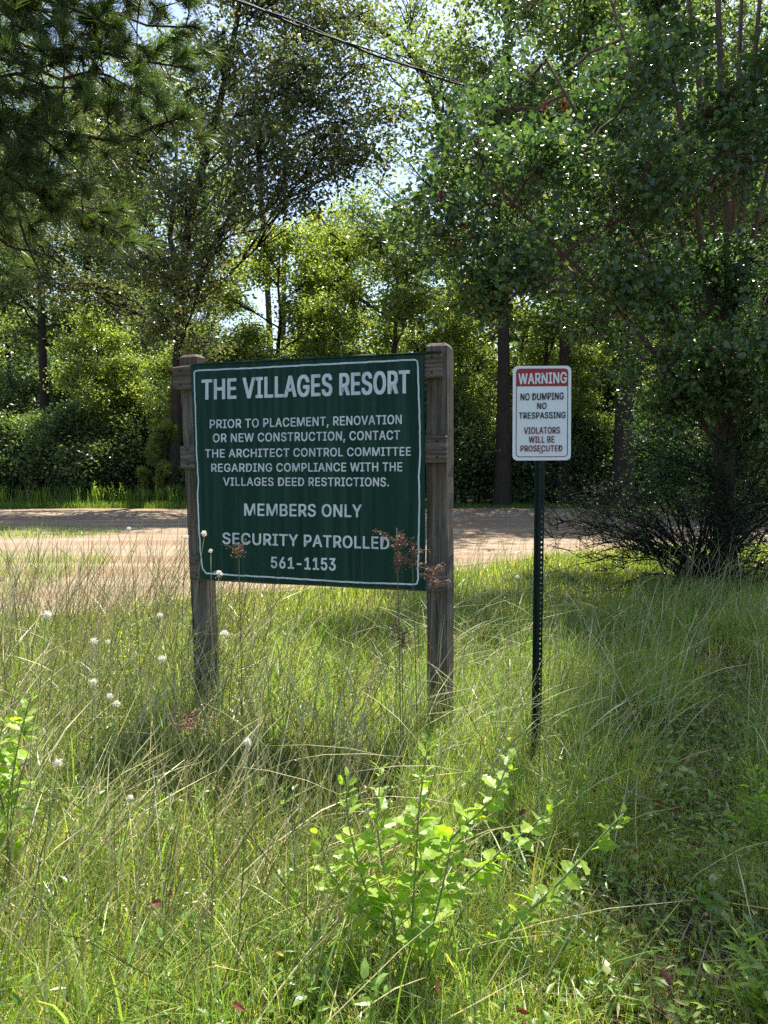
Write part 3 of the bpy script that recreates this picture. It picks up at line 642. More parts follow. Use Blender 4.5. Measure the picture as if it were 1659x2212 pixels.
def generic(h, z0, rmax, nl, ncl, n_per, r, seed, sig, L, lean=(0, 0), droop=.35, shape=.6, lr=.32):
    rng = np.random.default_rng(seed); w_, l_ = Geo(), Geo(); tp = trunk_path(h * .93, lean, rng); tr = taper(r, len(tp))
    tubes(w_, tp, tr, 9)
    lob = auto_lobes(h, z0, rmax, nl, ncl, rng, shape, lr)
    lob = [((c[0] + np.interp(c[2], tp[:, 2], tp[:, 0]), c[1] + np.interp(c[2], tp[:, 2], tp[:, 1]), c[2]), R_, n) for c, R_, n in lob]
    make_crown(w_, l_, tp, tr, lob, rng, n_per, sig, L, sub_r=.03, droop=droop); return w_, l_
def pine_geo(h, z0, rmax, seed, r=.22, tuft_n=26, needle=.24, nw=.014, whorl=.9):
    rng = np.random.default_rng(seed); w_, l_ = Geo(), Geo(); tp = trunk_path(h, (rng.normal(0, .3), rng.normal(0, .3)), rng, wob=.006); tr = taper(r, len(tp), .85); tubes(w_, tp, tr, 9)
    z = z0; tips = []
    while z < h - .3:
        t = (z - z0) / (h - z0); nb = rng.integers(3, 6)
        for k in range(nb):
            a = rng.uniform(0, 6.28); ln = rmax * (1 - .8 * t) * rng.uniform(.55, 1.05); s = np.array([np.interp(z, tp[:, 2], tp[:, i]) for i in range(3)])
            e = s + np.array([math.cos(a) * ln, math.sin(a) * ln, ln * rng.uniform(-.05, .45)]); br = curve_path(s, e, 7, .1, rng, .015); tubes(w_, br, np.linspace(.05 * (1 - .6 * t), .012, 7), 4)
            m = max(4, int(ln * 5)); ti = rng.uniform(2.2, 6, m); bpnt = np.stack([np.interp(ti, np.arange(7), br[:, i]) for i in range(3)], -1)
            q = bpnt + rng.normal(0, .3, (m, 3)) * ln * .35 * np.array([1, 1, .6]) + np.array([0, 0, .12]); q = np.concatenate([q, e[None]])
            tubes(w_, np.stack([np.concatenate([bpnt, br[-2:-1]]), q], 1), np.broadcast_to(np.array([.012, .006]), (m + 1, 2)), 3)
            tips.append(np.concatenate([q, q - np.concatenate([bpnt, br[-2:-1]])], 1))
        z += whorl * rng.uniform(.7, 1.2)
    T = np.concatenate(tips); needles(l_, T[:, :3], T[:, 3:], tuft_n, needle, nw, rng); return w_, l_
def needles(l_, C, A, n, ln, nw, rng, spread=.75):
    k = len(C); A = nrm(A + 1e-6); D = np.repeat(A, n, 0) * .75 + nrm(rng.normal(0, 1, (k * n, 3))) * spread
    st = np.repeat(C, n, 0) - np.repeat(A, n, 0) * rng.uniform(0, .7, (k * n, 1)) * ln
    L_ = rng.uniform(.7, 1.1, k * n) * ln; tm = (np.array([[0, -.5, 0], [0, .5, 0], [.6, .35, -.04], [.6, -.35, -.04], [1, 0, -.12]]), None)
    D = nrm(D); N = rng.normal(0, 1, (k * n, 3)); N = nrm(N - D * np.sum(N * D, -1, keepdims=True)); B = np.cross(N, D)
    tv = tm[0]; v = st[:, None] + tv[None, :, 0, None] * (D * L_[:, None])[:, None] + tv[None, :, 1, None] * B[:, None] * nw + tv[None, :, 2, None] * np.array([0, 0, 1.]) * L_[:, None, None]
    o = np.arange(k * n)[:, None, None] * 5
    l_.add(v.reshape(-1, 3), (o + np.array([[0, 1, 2, 3]])[None]).reshape(-1, 4), (o + np.array([[3, 2, 4]])[None]).reshape(-1, 3))

# ---- prototypes used for the woods
def at(u, d): return np.array([(u - 829.5) / F * d, d, 0])
WG = 'trees of the woods beyond the road'
protoA = tree_thing('broadleaf_tree', at(1085, 26.4), 'straight dark trunk rising beyond the road between the two signs', 'tree', *generic(21, 8.2, 4.2, 18, 30, 24, .25, 3, .42, (.14, .24)), M['oak_bark'], M['far_leaf'], None)
protoB = tree_thing('broadleaf_tree', at(1345, 26.0), 'stout dark trunk beyond the road just past the warning sign', 'tree', *generic(17, 6.6, 4.4, 16, 36, 25, .33, 5, .42, (.15, .25)), M['oak_bark'], M['far_leaf'], None)
protoC = tree_thing('slender_tree', at(842, 29), 'slim forked yellow-green tree behind the top edge of the green board', 'tree', *generic(10.5, 2.8, 2.4, 14, 36, 26, .16, 8, .34, (.12, .20), (.2, 0)), M['oak_bark'], M['lime_leaf'], None)
pw, pv = pine_geo(23, 7, 3.6, 21, .24, 50, .36, .026, .7)
protoP = tree_thing('pine_tree', at(965, 46), 'tall dark pine whose top shows against the sky beside the cable', 'tree', pw, pv, M['pine_bark'], M['needle_far'], None)
pw, pv = pine_geo(3.4, .3, 1.2, 25, .06, 70, .24, .018, .30)
protoY = tree_thing('young_pine', at(352, 27.2), 'soft pale green young pine close behind the board\'s far post', 'tree', pw, pv, M['pine_bark'], M['lime_leaf'], None)
def shrub_geo(h, rx, nl, ncl, n_per, seed, L=(.10, .17), sig=.26):
    rng = np.random.default_rng(seed); w_, l_ = Geo(), Geo()
    for i in range(5):
        a = rng.uniform(0, 6.28); tp = curve_path((.1 * math.cos(a), .1 * math.sin(a), -.1), (rx * .6 * math.cos(a), rx * .6 * math.sin(a), h * rng.uniform(.7, .95)), 7, .1, rng); tubes(w_, tp, np.linspace(.04, .012, 7), 5)
        lob = []
        for k in range(nl // 5):
            t = rng.uniform(.02, 1); aa = rng.uniform(0, 6.28); rr = rx * rng.uniform(.1, 1.05) * math.sqrt(max(.06, 1 - (t * .95) ** 2.2)) * rng.choice([1, 1, 1.25]); lob.append(((rr * math.cos(aa), rr * math.sin(aa), h * (.08 + .87 * t)), np.array([.34, .34, .30]) * rx * rng.uniform(.5, 1.25), ncl))
        make_crown(w_, l_, tp, np.linspace(.04, .012, 7), lob, rng, n_per, sig, L, sub_r=.014, limb_r=.6, lmin=.05)
    return w_, l_
protoS = [tree_thing('woodland_shrub', at(u, d), lab, 'shrub', *shrub_geo(h, rx, nl, ncl, 22, sd), M['twig'], M[lm], None) for u, d, lab, h, rx, nl, ncl, sd, lm in [
    (262, 31.0, 'leafy bright green bush, tallest of the thicket beyond the road', 5.2, 2.2, 35, 22, 31, 'far_leaf'),
    (290, 29.6, 'dark green bush standing between the young pine and the tall bright bush', 3.4, 2.0, 30, 22, 32, 'dark_leaf'),
    (640, 29.0, 'yellow-green vine-hung bush behind the middle of the green board', 5.6, 1.7, 35, 22, 33, 'lime_leaf')]]
rr = random.Random(4)
# thicket along the far edge of the road
for u, d, k, s in [(-60, 29.5, 1, 1.0), (15, 28.6, 1, .95), (85, 28.8, 0, .62), (150, 28.6, 1, .95), (215, 29.0, 1, .9), (400, 29.8, 1, .95), (470, 29.6, 0, .8), (560, 29.5, 0, .95), (700, 30, 1, 1.25), (760, 29, 0, .8), (900, 29, 0, .82), (960, 28.4, 1, 1.0), (1030, 29, 0, .6), (1130, 28.6, 1, .95), (1190, 29.2, 0, .7), (1250, 28.6, 1, .95), (1390, 28.8, 1, 1.05), (1490, 29.4, 0, .8), (1580, 28.6, 1, 1.1), (1660, 29.4, 0, .8), (1740, 28.8, 1, 1.1)]:
    dup(protoS[k], at(u, d), rr.uniform(0, 6.28), s * rr.uniform(.92, 1.08), ['leafy green bush in the thicket beyond the road', 'dark green bush in the thicket beyond the road'][k], 'bushes of the thicket along the far edge of the road')
for u, d, s in [(20, 39, 1.1), (150, 41, 1.2), (330, 39, 1.15), (440, 36, 1.2), (540, 40, 1.3), (650, 37, 1.2), (780, 40, 1.2), (1000, 38, 1.25), (1150, 36, 1.25), (1280, 37, 1.3), (1420, 36, 1.25), (1560, 37, 1.3), (1690, 36, 1.2)]:
    dup(protoS[0], at(u, d), rr.uniform(0, 6.28), s * rr.uniform(.95, 1.1), 'tall bush deeper in the woods', 'bushes deeper in the woods')
# young saplings pushing up out of the thicket
for u, d, s_ in [(215, 29.0, .60), (255, 29.4, .5), (430, 29.4, .6), (520, 29.2, .55), (690, 29.4, .6), (905, 29.6, .5), (980, 28.2, .42), (1235, 28.6, .45), (1450, 28.6, .5), (1600, 28.2, .5)]:
    dup(protoC, at(u, d), rr.uniform(0, 6.28), (s_ * 1.15, s_ * 1.15, s_ * rr.uniform(.95, 1.2)), 'young yellow-green sapling at the front of the thicket across the road', 'saplings along the front of the thicket')
# individual woods trees
for pr, u, d, s, lab in [(protoA, 100, 36.5, 1.0, 'greyish trunk of a leafy tree in the thicket under the pine boughs'), (protoB, 196, 41, 1.1, 'second leafy tree back in the woods behind the tall bright bush'), (protoA, 388, 42, 1.1, 'dark trunk standing straight above the board\'s far post'),
                    (protoC, 600, 31, 1.02, 'slim vine-clad tree with yellow-green leaves above the board\'s middle'), (protoC, 735, 34, 1.1, 'slim bright tree just behind the forked one above the board'), (protoC, 1165, 31, .95, 'slim yellow-green tree over the warning sign, beyond the road'), (protoC, 1000, 30, .8, 'small yellow-green tree beside the straight dark trunk')]:
    dup(pr, at(u, d), rr.uniform(0, 6.28), s, lab)
for u, d, k, s in [(1215, 28, 'A', .95), (1500, 27.6, 'A', .9), (1640, 28.4, 'B', 1.0), (-40, 44, 'A', 1.0), (30, 50, 'P', .95), (250, 44, 'A', 1.0), (300, 52, 'P', 1.0), (455, 50, 'A', .95), (1060, 52, 'P', 1.0), (1130, 44, 'A', 1.05), (1230, 40, 'A', 1.0), (1300, 48, 'P', 1.05), (1400, 40, 'B', 1.1), (1480, 46, 'A', 1.1), (1560, 39, 'A', 1.0), (1640, 45, 'B', 1.2), (1720, 40, 'A', 1.0), (900, 58, 'A', .95), (760, 56, 'B', 1.15), (-130, 42, 'B', 1.1), (680, 60, 'P', .9)]:
    lab = {'A': 'tall leafy tree deep in the woods', 'B': 'broad leafy tree deep in the woods', 'P': 'tall pine deep in the woods'}[k]
    dup({'A': protoA, 'B': protoB, 'P': protoP}[k], at(u, d), rr.uniform(0, 6.28), s, lab, WG)
# far woods that read as one mass
g = Geo(); n = 110000; xx = R.uniform(-52, 56, n); yy = R.uniform(66, 84, n); top = 11 + 2.2 * np.sin(xx * .31) + 1.6 * np.sin(xx * .83 + 1) + 1.2 * np.sin(xx * 2.1) + 6 * (xx > 12) + 4 * (xx < -20) - 4 * np.exp(-((xx + 12.5) / 3.5) ** 2) - 4 * np.exp(-((xx - 4.5) / 2.6) ** 2); zz = top * R.random(n) ** .8
D = R.normal(0, 1, (n, 3)); N = R.normal(0, .8, (n, 3)); N[:, 2] += .9; L_ = R.uniform(.35, .65, n); leaves(g, np.stack([xx, yy, zz], -1), D, N, L_, L_ * .7)
tag(build('far_woods', g, M['far_leaf']), 'green mass of far-off woods closing the view', 'woods', kind='stuff')

# ---- two slim bare trunks against the sky gap, with a leaning one
for (u0, v0, u1, v1, d, r, lab) in [(585, 760, 556, 300, 40, .19, 'slim pale trunk leaning slightly, nearer the oak, in the gap of sky'), (612, 760, 616, 330, 41, .16, 'slim upright pale trunk in the gap of sky beside the leaning trunk')]:
    rng = np.random.default_rng(int(u1)); b = at(u0, d); tp = np.array([b + [0, 0, -.1], P(u0, 700, d), P((u0 + u1) / 2, (v0 + v1) / 2, d), P(u1, v1, d), P(u1 - 3, v1 - 170, d)]) - b; tp = smooth_poly(tp, 12)
    w_, l_ = Geo(), Geo(); tr = np.linspace(r, r * .5, 12); tubes(w_, tp, tr, 8)
    lob = [(tp[-1] + rng.normal(0, 1.0, 3) - np.array([0, 0, .8 * i]), (1.2, 1.2, .9), 22) for i in range(5)] + [(tp[6] + np.array([rng.normal(0, .7), 0, rng.uniform(-.5, 1.5)]), (.7, .7, .6), 9) for i in range(3)]
    make_crown(w_, l_, tp, tr, lob, rng, 22, .36, (.13, .22), sub_r=.03)
    tree_thing('slender_tree', b, lab, 'tree', w_, l_, M['grey_bark'], M['oak_leaf'])

# ---- the big oak across the road
rng = np.random.default_rng(77); ob = at(372, 27.5); w_, l_ = Geo(), Geo()
tp = smooth_poly(np.array([ob + [0, 0, -.2], P(385, 760, 27.5), P(395, 500, 27.3), P(470, 250, 27), P(520, 40, 27), P(530, -160, 27)]) - ob, 14); tr = taper(.22, 14, .7); tubes(w_, tp, tr, 10)
lob = []
for u, v, d, r in [(620, 190, 25, 105), (700, 300, 25.5, 105), (560, 330, 24.5, 100), (480, 130, 26, 100), (740, 170, 26, 95), (520, 440, 24, 70), (640, 400, 25, 80), (760, 350, 26.5, 80), (400, 430, 24.5, 90), (430, 600, 25, 80), (300, 330, 26, 95), (230, 480, 25.5, 90), (320, 560, 25, 90), (130, 420, 27, 90), (120, 600, 27.5, 80), (420, 260, 26.5, 100), (660, 80, 27, 90), (560, 20, 27.5, 90), (760, 40, 28, 80), (200, 240, 28, 90), (440, 740, 26, 60), (350, 690, 26, 70), (480, 520, 25, 60), (820, 260, 27, 60), (60, 500, 28, 80), (250, 640, 27, 70), (640, -60, 27, 100), (480, -60, 27, 100)]:
    rm = r * d / F; lob.append((P(u, v, d) - ob, (rm, rm, rm * .8), int(52 * (r / 90) ** 2)))
make_crown(w_, l_, tp, tr, lob, rng, 30, .27, (.11, .19), LEAF4, limb_r=.3, sub_r=.03, lmin=.3)
tree_thing('oak_tree', ob, 'spreading oak across the road with its big crown over the board\'s far post', 'tree', w_, l_, M['oak_bark'], M['oak_leaf'])
# limb and leafy tree at the top, right of the oak
rng = np.random.default_rng(78); ob = at(1000, 34); w_, l_ = Geo(), Geo()
tp = smooth_poly(np.array([ob + [0, 0, -.2], P(985, 600, 34), P(960, 300, 34), P(925, 120, 33), P(800, 55, 31), P(745, 20, 30)]) - ob, 16); tr = np.linspace(.26, .07, 16); tubes(w_, tp, tr, 8)
lob = []
for u, v, d, r in [(880, 60, 32, 75), (820, 130, 32, 60), (960, 160, 33, 80), (780, 30, 31, 60), (900, -30, 32, 90), (1000, 60, 33, 80), (860, 230, 33, 55), (820, 400, 33, 60), (860, 330, 33, 60), (780, 470, 32, 60), (700, 480, 33, 60)]:
    rm = r * d / F; lob.append((P(u, v, d) - ob, (rm, rm, rm * .8), int(26 * (r / 75) ** 2)))
make_crown(w_, l_, tp, tr, lob, rng, 22, .32, (.11, .19), LEAF4, limb_r=.4, sub_r=.03, lmin=.3)
tree_thing('broadleaf_tree', ob, 'leafy tree beyond the road with a dark limb reaching out under the cable', 'tree', w_, l_, M['oak_bark'], M['lime_leaf'])

# ---- the many-stemmed tree beside the road, its shrub, and the pine overhead
rng = np.random.default_rng(5); rb = G(1565, 1242); RD = rb[1]; w_, l_ = Geo(), Geo()
core = smooth_poly(np.array([rb + [0, 0, -.2], P(1568, 1050, RD), P(1562, 850, RD), P(1570, 700, RD), P(1575, 500, RD), P(1560, 250, RD), P(1550, 0, RD), P(1545, -250, RD), P(1545, -800, RD)]) - rb, 22)
ctr = np.interp(np.linspace(0, 1, 22), [0, .08, .24, .32, 1], [.19, .14, .12, .05, .02]); tubes(w_, core, ctr, 9)
stems = [core]
for (u0, v0, ut, vt, dd, r) in [(1545, 850, 1320, 0, -.8, .05), (1555, 820, 1395, -120, -.4, .055), (1575, 800, 1650, -100, .2, .06), (1560, 760, 1470, -150, .5, .055), (1580, 760, 1720, 120, -.6, .05), (1550, 900, 1260, 330, -1.2, .05), (1570, 740, 1610, -200, .8, .05), (1540, 880, 1180, 130, -1.0, .045), (1560, 980, 1050, 380, -1.6, .05), (1585, 900, 1800, 300, .4, .06), (1560, 1190, 1600, 800, -.3, .07), (1560, 1180, 1520, 760, .35, .065)]:
    a, b = P(u0, v0, RD), P(ut, vt, RD + dd); m = (a + b) / 2 + np.array([0, 0, .25]) + (np.array([rb[0], RD, a[2]]) - a) * .2; st = smooth_poly(np.array([a, a + (m - a) * .5 + np.array([0, 0, .12]), m, b]) - rb, 12)
    tubes(w_, st, np.linspace(r, r * .35, 12), 6); stems.append(st)
poly = [(1050, -200), (1055, 120), (980, 190), (890, 270), (880, 430), (960, 560), (1050, 640), (1150, 720), (1250, 690), (1400, 720), (1420, 980), (1480, 1010), (1900, 1000), (1900, -200)]
def inside(p, poly):
    x, y = p; c = False
    for (x1, y1), (x2, y2) in zip(poly, poly[1:] + poly[:1]):
        if (y1 > y) != (y2 > y) and x < (x2 - x1) * (y - y1) / (y2 - y1) + x1: c = not c
    return c
pts = []
while len(pts) < 66:
    u, v = rng.uniform(880, 1850), rng.uniform(-150, 980)
    if not inside((u, v), poly): continue
    if 1330 < u < 1700 and v < 520 and rng.random() < .75: continue
    if u < 1330 and v < 110 and rng.random() < .75: continue         # previous test thins round the upright stems; this one lets sun reach the ground
    pts.append((u, v, RD + rng.uniform(-2.0, 2.2)))
def attach(lobes, n_per, sig, L, tmpl, wlr, droop):
    for c, rm, ncl in lobes:
        best = None
        for s_ in stems:
            d = np.linalg.norm(s_ - c, axis=1) + np.clip(s_[:, 2] - c[2] + .2, 0, 9) * 2; k = int(np.argmin(d))
            if best is None or d[k] < best[0]: best = (d[k], s_[k])
        limb = curve_path(best[1], c, 8, .12, rng, .02); tubes(w_, limb, np.linspace(.022, .009, 8), 5)
        q = in_lobe(c, (rm, rm, rm * .8), ncl, rng); ti = rng.integers(3, 8, ncl); st = limb[ti]; mid = (st + q) / 2 + rng.normal(0, .08, (ncl, 3)) * rm
        tubes(w_, np.stack([st, mid, q, q + (q - mid) * .5], 1), np.broadcast_to(np.array([.0075, .0055, .004, .002]), (ncl, 4)), 3)
        crown_leaves(l_, q, n_per, sig, L, tmpl, wlr, droop, rng, .8, upn=.7)
attach([(P(u, v, d) - rb, rng.uniform(.38, .70), 24) for u, v, d in pts] + [(np.array([.40 + .189 * z_ + .35 * max(0, y_ - .52 * z_ - 3.0) + .75 + 5.0 * rng.random() ** 1.6, y_, z_]) - rb, rng.uniform(.55, .9), 24) for y_, z_ in zip(rng.uniform(7.1, 12.4, 72), rng.uniform(9.4, 13.6, 72))], 26, .125, (.045, .105), LEAF7, (.62, .9), .55)  # second lobe list adds an unseen high crown, shaped to shade the foreground
rtree = tree_thing('many_stemmed_tree', rb, 'tall roadside tree with reddish trunk, many upright stems and overhanging dark leaves', 'tree', w_, l_, M['red_bark'], M['gloss_leaf'])
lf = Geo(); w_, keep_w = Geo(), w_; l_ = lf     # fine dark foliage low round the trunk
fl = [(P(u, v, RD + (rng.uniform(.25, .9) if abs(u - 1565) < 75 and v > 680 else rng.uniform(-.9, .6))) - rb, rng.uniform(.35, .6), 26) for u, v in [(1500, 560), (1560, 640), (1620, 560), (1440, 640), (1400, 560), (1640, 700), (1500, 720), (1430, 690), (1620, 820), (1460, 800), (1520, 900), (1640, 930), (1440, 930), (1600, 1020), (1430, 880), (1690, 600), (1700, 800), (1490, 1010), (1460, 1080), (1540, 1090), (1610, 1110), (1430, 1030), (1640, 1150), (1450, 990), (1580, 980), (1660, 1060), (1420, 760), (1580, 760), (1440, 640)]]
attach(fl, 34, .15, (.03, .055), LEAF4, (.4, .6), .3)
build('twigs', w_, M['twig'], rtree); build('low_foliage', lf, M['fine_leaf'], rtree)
for u, v, dd in [(1215, 218, -1.9), (953, 410, -1.9), (1475, 420, -2.0), (1000, 480, -1.8), (1180, 225, -1.8)]:
    g = Geo(); c = P(u, v, RD + dd) - rb; n = 5; D = R.normal(0, .35, (n, 3)); D[:, 2] -= 1; leaves(g, c + R.normal(0, .015, (n, 3)), D, R.normal(0, 1, (n, 3)), R.uniform(.07, .10, n), R.uniform(.04, .07, n), LEAF7)
    tubes(g, np.stack([c + [0, 0, .12], c]), np.array([.003, .002]), 4); o = build('dead_leaf_bunch', g, M['dead_leaf'], rtree); o['label'] = 'bunch of red-brown dead leaves'
# bare twiggy shrub at its foot
rng = np.random.default_rng(15); sb = G(1500, 1246) + np.array([0, -.25, 0]); w_, l_ = Geo(), Geo(); tips = []
for i in range(84):
    a = rng.uniform(0, 6.28) if i > 16 else rng.normal(math.pi, .6); ln = rng.uniform(1.0, 2.5) if i > 16 else rng.uniform(1.6, 2.5); el = rng.uniform(.25, 1.25) if i > 16 else rng.uniform(.12, .75)
    s = np.array([rng.normal(0, .16), rng.normal(0, .16), -.05]); dv = np.array([math.cos(a) * math.cos(el), math.sin(a) * math.cos(el) * .7, math.sin(el)]); t = np.linspace(0, 1, 9)[:, None]
    p = s + dv * ln * t + np.array([0, 0, -.28 * ln * (1 - el / 1.4)]) * t ** 2 + np.array([0, 0, .30 * ln]) * t * (1 - t) * 1.2; p[1:] += rng.normal(0, .012 * ln, (8, 3)); p[:, 2] = np.maximum(p[:, 2], .02 + .05 * t[:, 0])
    tubes(w_, p, np.linspace(.015, .004, 9), 5)
    for k in range(16):
        j = rng.integers(3, 9); st = p[j]; d2 = nrm(dv + rng.normal(0, .55, 3) + [0, 0, .1]); l2 = rng.uniform(.15, .55); q = np.stack([st, st + d2 * l2 * .5 + rng.normal(0, .02, 3), st + d2 * l2 + rng.normal(0, .03, 3)]); tubes(w_, q, np.array([.0055, .004, .002]), 3)
        for z_ in range(2):
            q2 = np.stack([q[1], q[1] + nrm(d2 + rng.normal(0, .6, 3)) * .18]); tubes(w_, q2, np.array([.003, .0015]), 3)
        tips.append(q[1:])
T = np.concatenate(tips); T = T[rng.random(len(T)) < np.where(T[:, 2] > .8, .8, .32)]
crown_leaves(l_, T, 4, .07, (.025, .055), LEAF4, (.4, .6), .2, rng)
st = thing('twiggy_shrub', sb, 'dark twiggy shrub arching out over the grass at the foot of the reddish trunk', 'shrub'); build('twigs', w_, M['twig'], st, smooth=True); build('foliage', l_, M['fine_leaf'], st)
# near pine: trunk out of frame, boughs hanging into the picture
rng = np.random.default_rng(23); pb = np.array([-5.3, 8.2, 0]); w_, l_ = Geo(), Geo()
tp = trunk_path(13, (.3, .2), rng, 11, .004); tr = taper(.2, 11, .7); tubes(w_, tp, tr, 10); TT = []
for u, v, d, zt in [(430, 60, 7.4, 6.6), (420, 150, 7.2, 6.2), (400, 250, 7.0, 5.6), (330, 120, 7.8, 6.2), (250, 60, 7.2, 6.8), (180, 190, 7.0, 5.8), (130, 330, 7.2, 5.0), (200, 480, 7.4, 4.4), (60, 120, 6.8, 6.4), (40, 260, 6.8, 5.4), (50, 370, 7.0, 4.8), (150, 60, 7.6, 6.9), (340, 20, 7.0, 7.2), (430, -40, 7.4, 7.5), (260, -60, 7.2, 7.6), (60, 20, 7.4, 7.0), (-40, 420, 7.0, 4.4), (110, 430, 7.6, 4.6), (300, 200, 7.6, 5.8), (-80, 200, 7, 6), (120, 230, 7.8, 5.6), (20, 480, 7.6, 4.4)]:
    e = P(u, v, d) - pb; s = np.array([np.interp(zt, tp[:, 2], tp[:, i]) for i in range(3)]); br = curve_path(s, e, 9, .08, rng, .012); br[:, 2] += np.linspace(0, 1, 9) * (1 - np.linspace(0, 1, 9)) * .35; tubes(w_, br, np.linspace(.035, .008, 9), 5)
    m = 20; ti = np.concatenate([rng.uniform(4.2, 8, m)]); bp_ = np.stack([np.interp(ti, np.arange(9), br[:, i]) for i in range(3)], -1); ax = nrm(br[-1] - br[-3])
    q = bp_ + ax * rng.uniform(.05, .3, (m, 1)) + rng.normal(0, .2, (m, 3)); mid = (bp_ + q) / 2 + rng.normal(0, .02, (m, 3)); tubes(w_, np.stack([bp_, mid, q], 1), np.broadcast_to(np.array([.008, .006, .004]), (m, 3)), 4)
    dirs = nrm(q - bp_) * .6 + np.array([0, 0, .25]) + rng.normal(0, .2, (m, 3)); TT.append(np.concatenate([q, dirs], 1)); TT.append(np.concatenate([br[-1], ax])[None])
T = np.concatenate(TT); needles(l_, T[:, :3], T[:, 3:], 130, .20, .0058, rng, .62)
bt = smooth_poly(np.array([P(40, 470, 7.4), P(62, 540, 7.4), P(92, 600, 7.4), P(110, 634, 7.4), P(140, 634, 7.4), P(170, 610, 7.4)]) - pb, 14); tubes(w_, bt, np.linspace(.012, .004, 14), 5)
b2 = smooth_poly(np.array([P(-60, 440, 7.4), P(0, 520, 7.4), P(20, 540, 7.4), P(62, 542, 7.4)]) - pb, 8); tubes(w_, b2, np.linspace(.02, .012, 8), 5)
pt = thing('pine_tree', pb, 'near pine whose needled boughs hang into the upper corner, trunk out of view', 'tree'); build('trunk', w_, M['pine_bark'], pt, smooth=True); build('needles', l_, M['needle'], pt)

# ------------------------------------------------------------------ overhead cable: bundled pair of strands, sagging past both edges of the picture
cb = thing('overhead_cable', P(829, 105, 13), 'black twisted overhead cable slanting across the treetops', 'cable'); cbl = P(829, 105, 13)
a, b = P(480, -14, 11.0), P(1245, 258, 16.5); dv = b - a
path = np.array([a + dv * t + np.array([0, 0, .10]) * (4 * (t - .5) ** 2 - 1) for t in np.linspace(-1.2, 1.9, 120)])
ph = np.linspace(0, 110, 120); sd = nrm(np.cross(dv, [0, 0, 1.])); upv = np.array([0, 0, 1.])
for k, (r, o) in enumerate(((.017, 0.0), (.012, math.pi))):
    off = .018; p = path + (np.cos(ph + o)[:, None] * sd + np.sin(ph + o)[:, None] * upv) * off * .6 + upv * (off * (1 if k else -1))
    g = Geo(); tubes(g, p, np.full(120, r), 7); build('strand', g, M['cable'], cb, cbl, smooth=True)

# ------------------------------------------------------------------ weeds and flowers
def leafy_weed(base, stems, label, L=(.035, .07), lm='weed_leaf', step=.03, tmpl=LEAFT, wr=(.5, .75), r=.004, seed=1, name='leafy_weed', pair=True):
    rng = np.random.default_rng(seed); t = thing(name, base, label, 'weed'); l_ = Geo()
    for pts in stems:
        p = smooth_poly(np.array(pts) - base, 16); w_ = Geo(); tubes(w_, p, np.linspace(r, r * .5, 16), 6); build('stem', w_, M['weed_stem'], t, smooth=True)
        ln = np.sum(np.linalg.norm(np.diff(p, axis=0), axis=1)); k = max(4, int(ln / step)); s = np.linspace(.18, 1.0, k)
        for i, q in enumerate(s):
            c = np.array([np.interp(q, np.linspace(0, 1, 16), p[:, j]) for j in range(3)]); ax = nrm(np.array([np.interp(min(1, q + .08), np.linspace(0, 1, 16), p[:, j]) for j in range(3)]) - c + np.array([0, 0, 1e-4]))
            for sgn in (1, -1):
                if rng.random() < .12: continue
                a = i * 1.9 + (0 if sgn > 0 else math.pi) + rng.normal(0, .35); out = np.array([math.cos(a), math.sin(a), 0]); d = out + ax * (.35 + .9 * max(0, q - .75) * 3) + rng.normal(0, .15, 3)
                sz = rng.uniform(*L) * (1 - .55 * max(0, q - .6) / .4) * (1.0 if q < .8 else 1.05)
                leaves(l_, c[None] + out * .006, d[None], (np.array([0, -.25, 1.]) + ax * .3 + rng.normal(0, .6, 3))[None], np.array([sz]), np.array([sz * rng.uniform(*wr)]), tmpl)
    build('foliage', l_, M[lm], t); return t
wb = G(880, 2120); d0 = wb[1]
leafy_weed(wb, [[wb, P(893, 1950, d0), P(905, 1740, d0 + .03), P(925, 1605, d0 + .05)], [P(897, 1900, d0), P(985, 1800, d0 - .05), P(1069, 1724, d0 - .05), P(1100, 1640, d0 - .03)],
                [P(900, 2010, d0), P(985, 1925, d0 + .1), P(1104, 1818, d0 + .12), P(1166, 1772, d0 + .13), P(1198, 1741, d0 + .13)], [wb + [-.02, .02, 0], P(850, 1990, d0), P(812, 1790, d0 + .1), P(823, 1660, d0 + .12)],
                [P(855, 2000, d0), P(790, 1930, d0 + .06), P(750, 1770, d0 + .1), P(748, 1680, d0 + .1)], [P(860, 2050, d0), P(790, 1970, d0), P(710, 1890, d0 + .02), P(690, 1800, d0 + .03)], [wb + [.03, 0, 0], P(930, 2020, d0 - .08), P(960, 1900, d0 - .1), P(975, 1820, d0 - .1)]],
           'bushy leafy weed with toothed lime green leaves in the foreground grass', (.042, .082), step=.025, wr=(.45, .68), seed=3)
wb2 = G(1030, 2090); d0 = wb2[1]
leafy_weed(wb2, [[wb2, P(1070, 2035, d0), P(1120, 1990, d0), P(1222, 1894, d0), P(1305, 1800, d0), P(1347, 1758, d0)]], 'single stout weed stem leaning over the shaded path, toothed lime leaves', (.05, .085), step=.034, r=.0055, seed=8)
wb3 = G(20, 1960); d0 = wb3[1] + .1
leafy_weed(wb3, [[wb3, P(15, 1750, d0), P(40, 1600, d0), P(68, 1500, d0)], [P(12, 1760, d0), P(-20, 1650, d0), P(10, 1560, d0)], [P(14, 1750, d0), P(-25, 1730, d0 - .05), P(-30, 1640, d0 - .1)]], 'lime green leafy weed cut by the edge among tall straw-coloured stems', (.05, .085), seed=12)
wb4 = G(1650, 2190); d0 = wb4[1] - .05
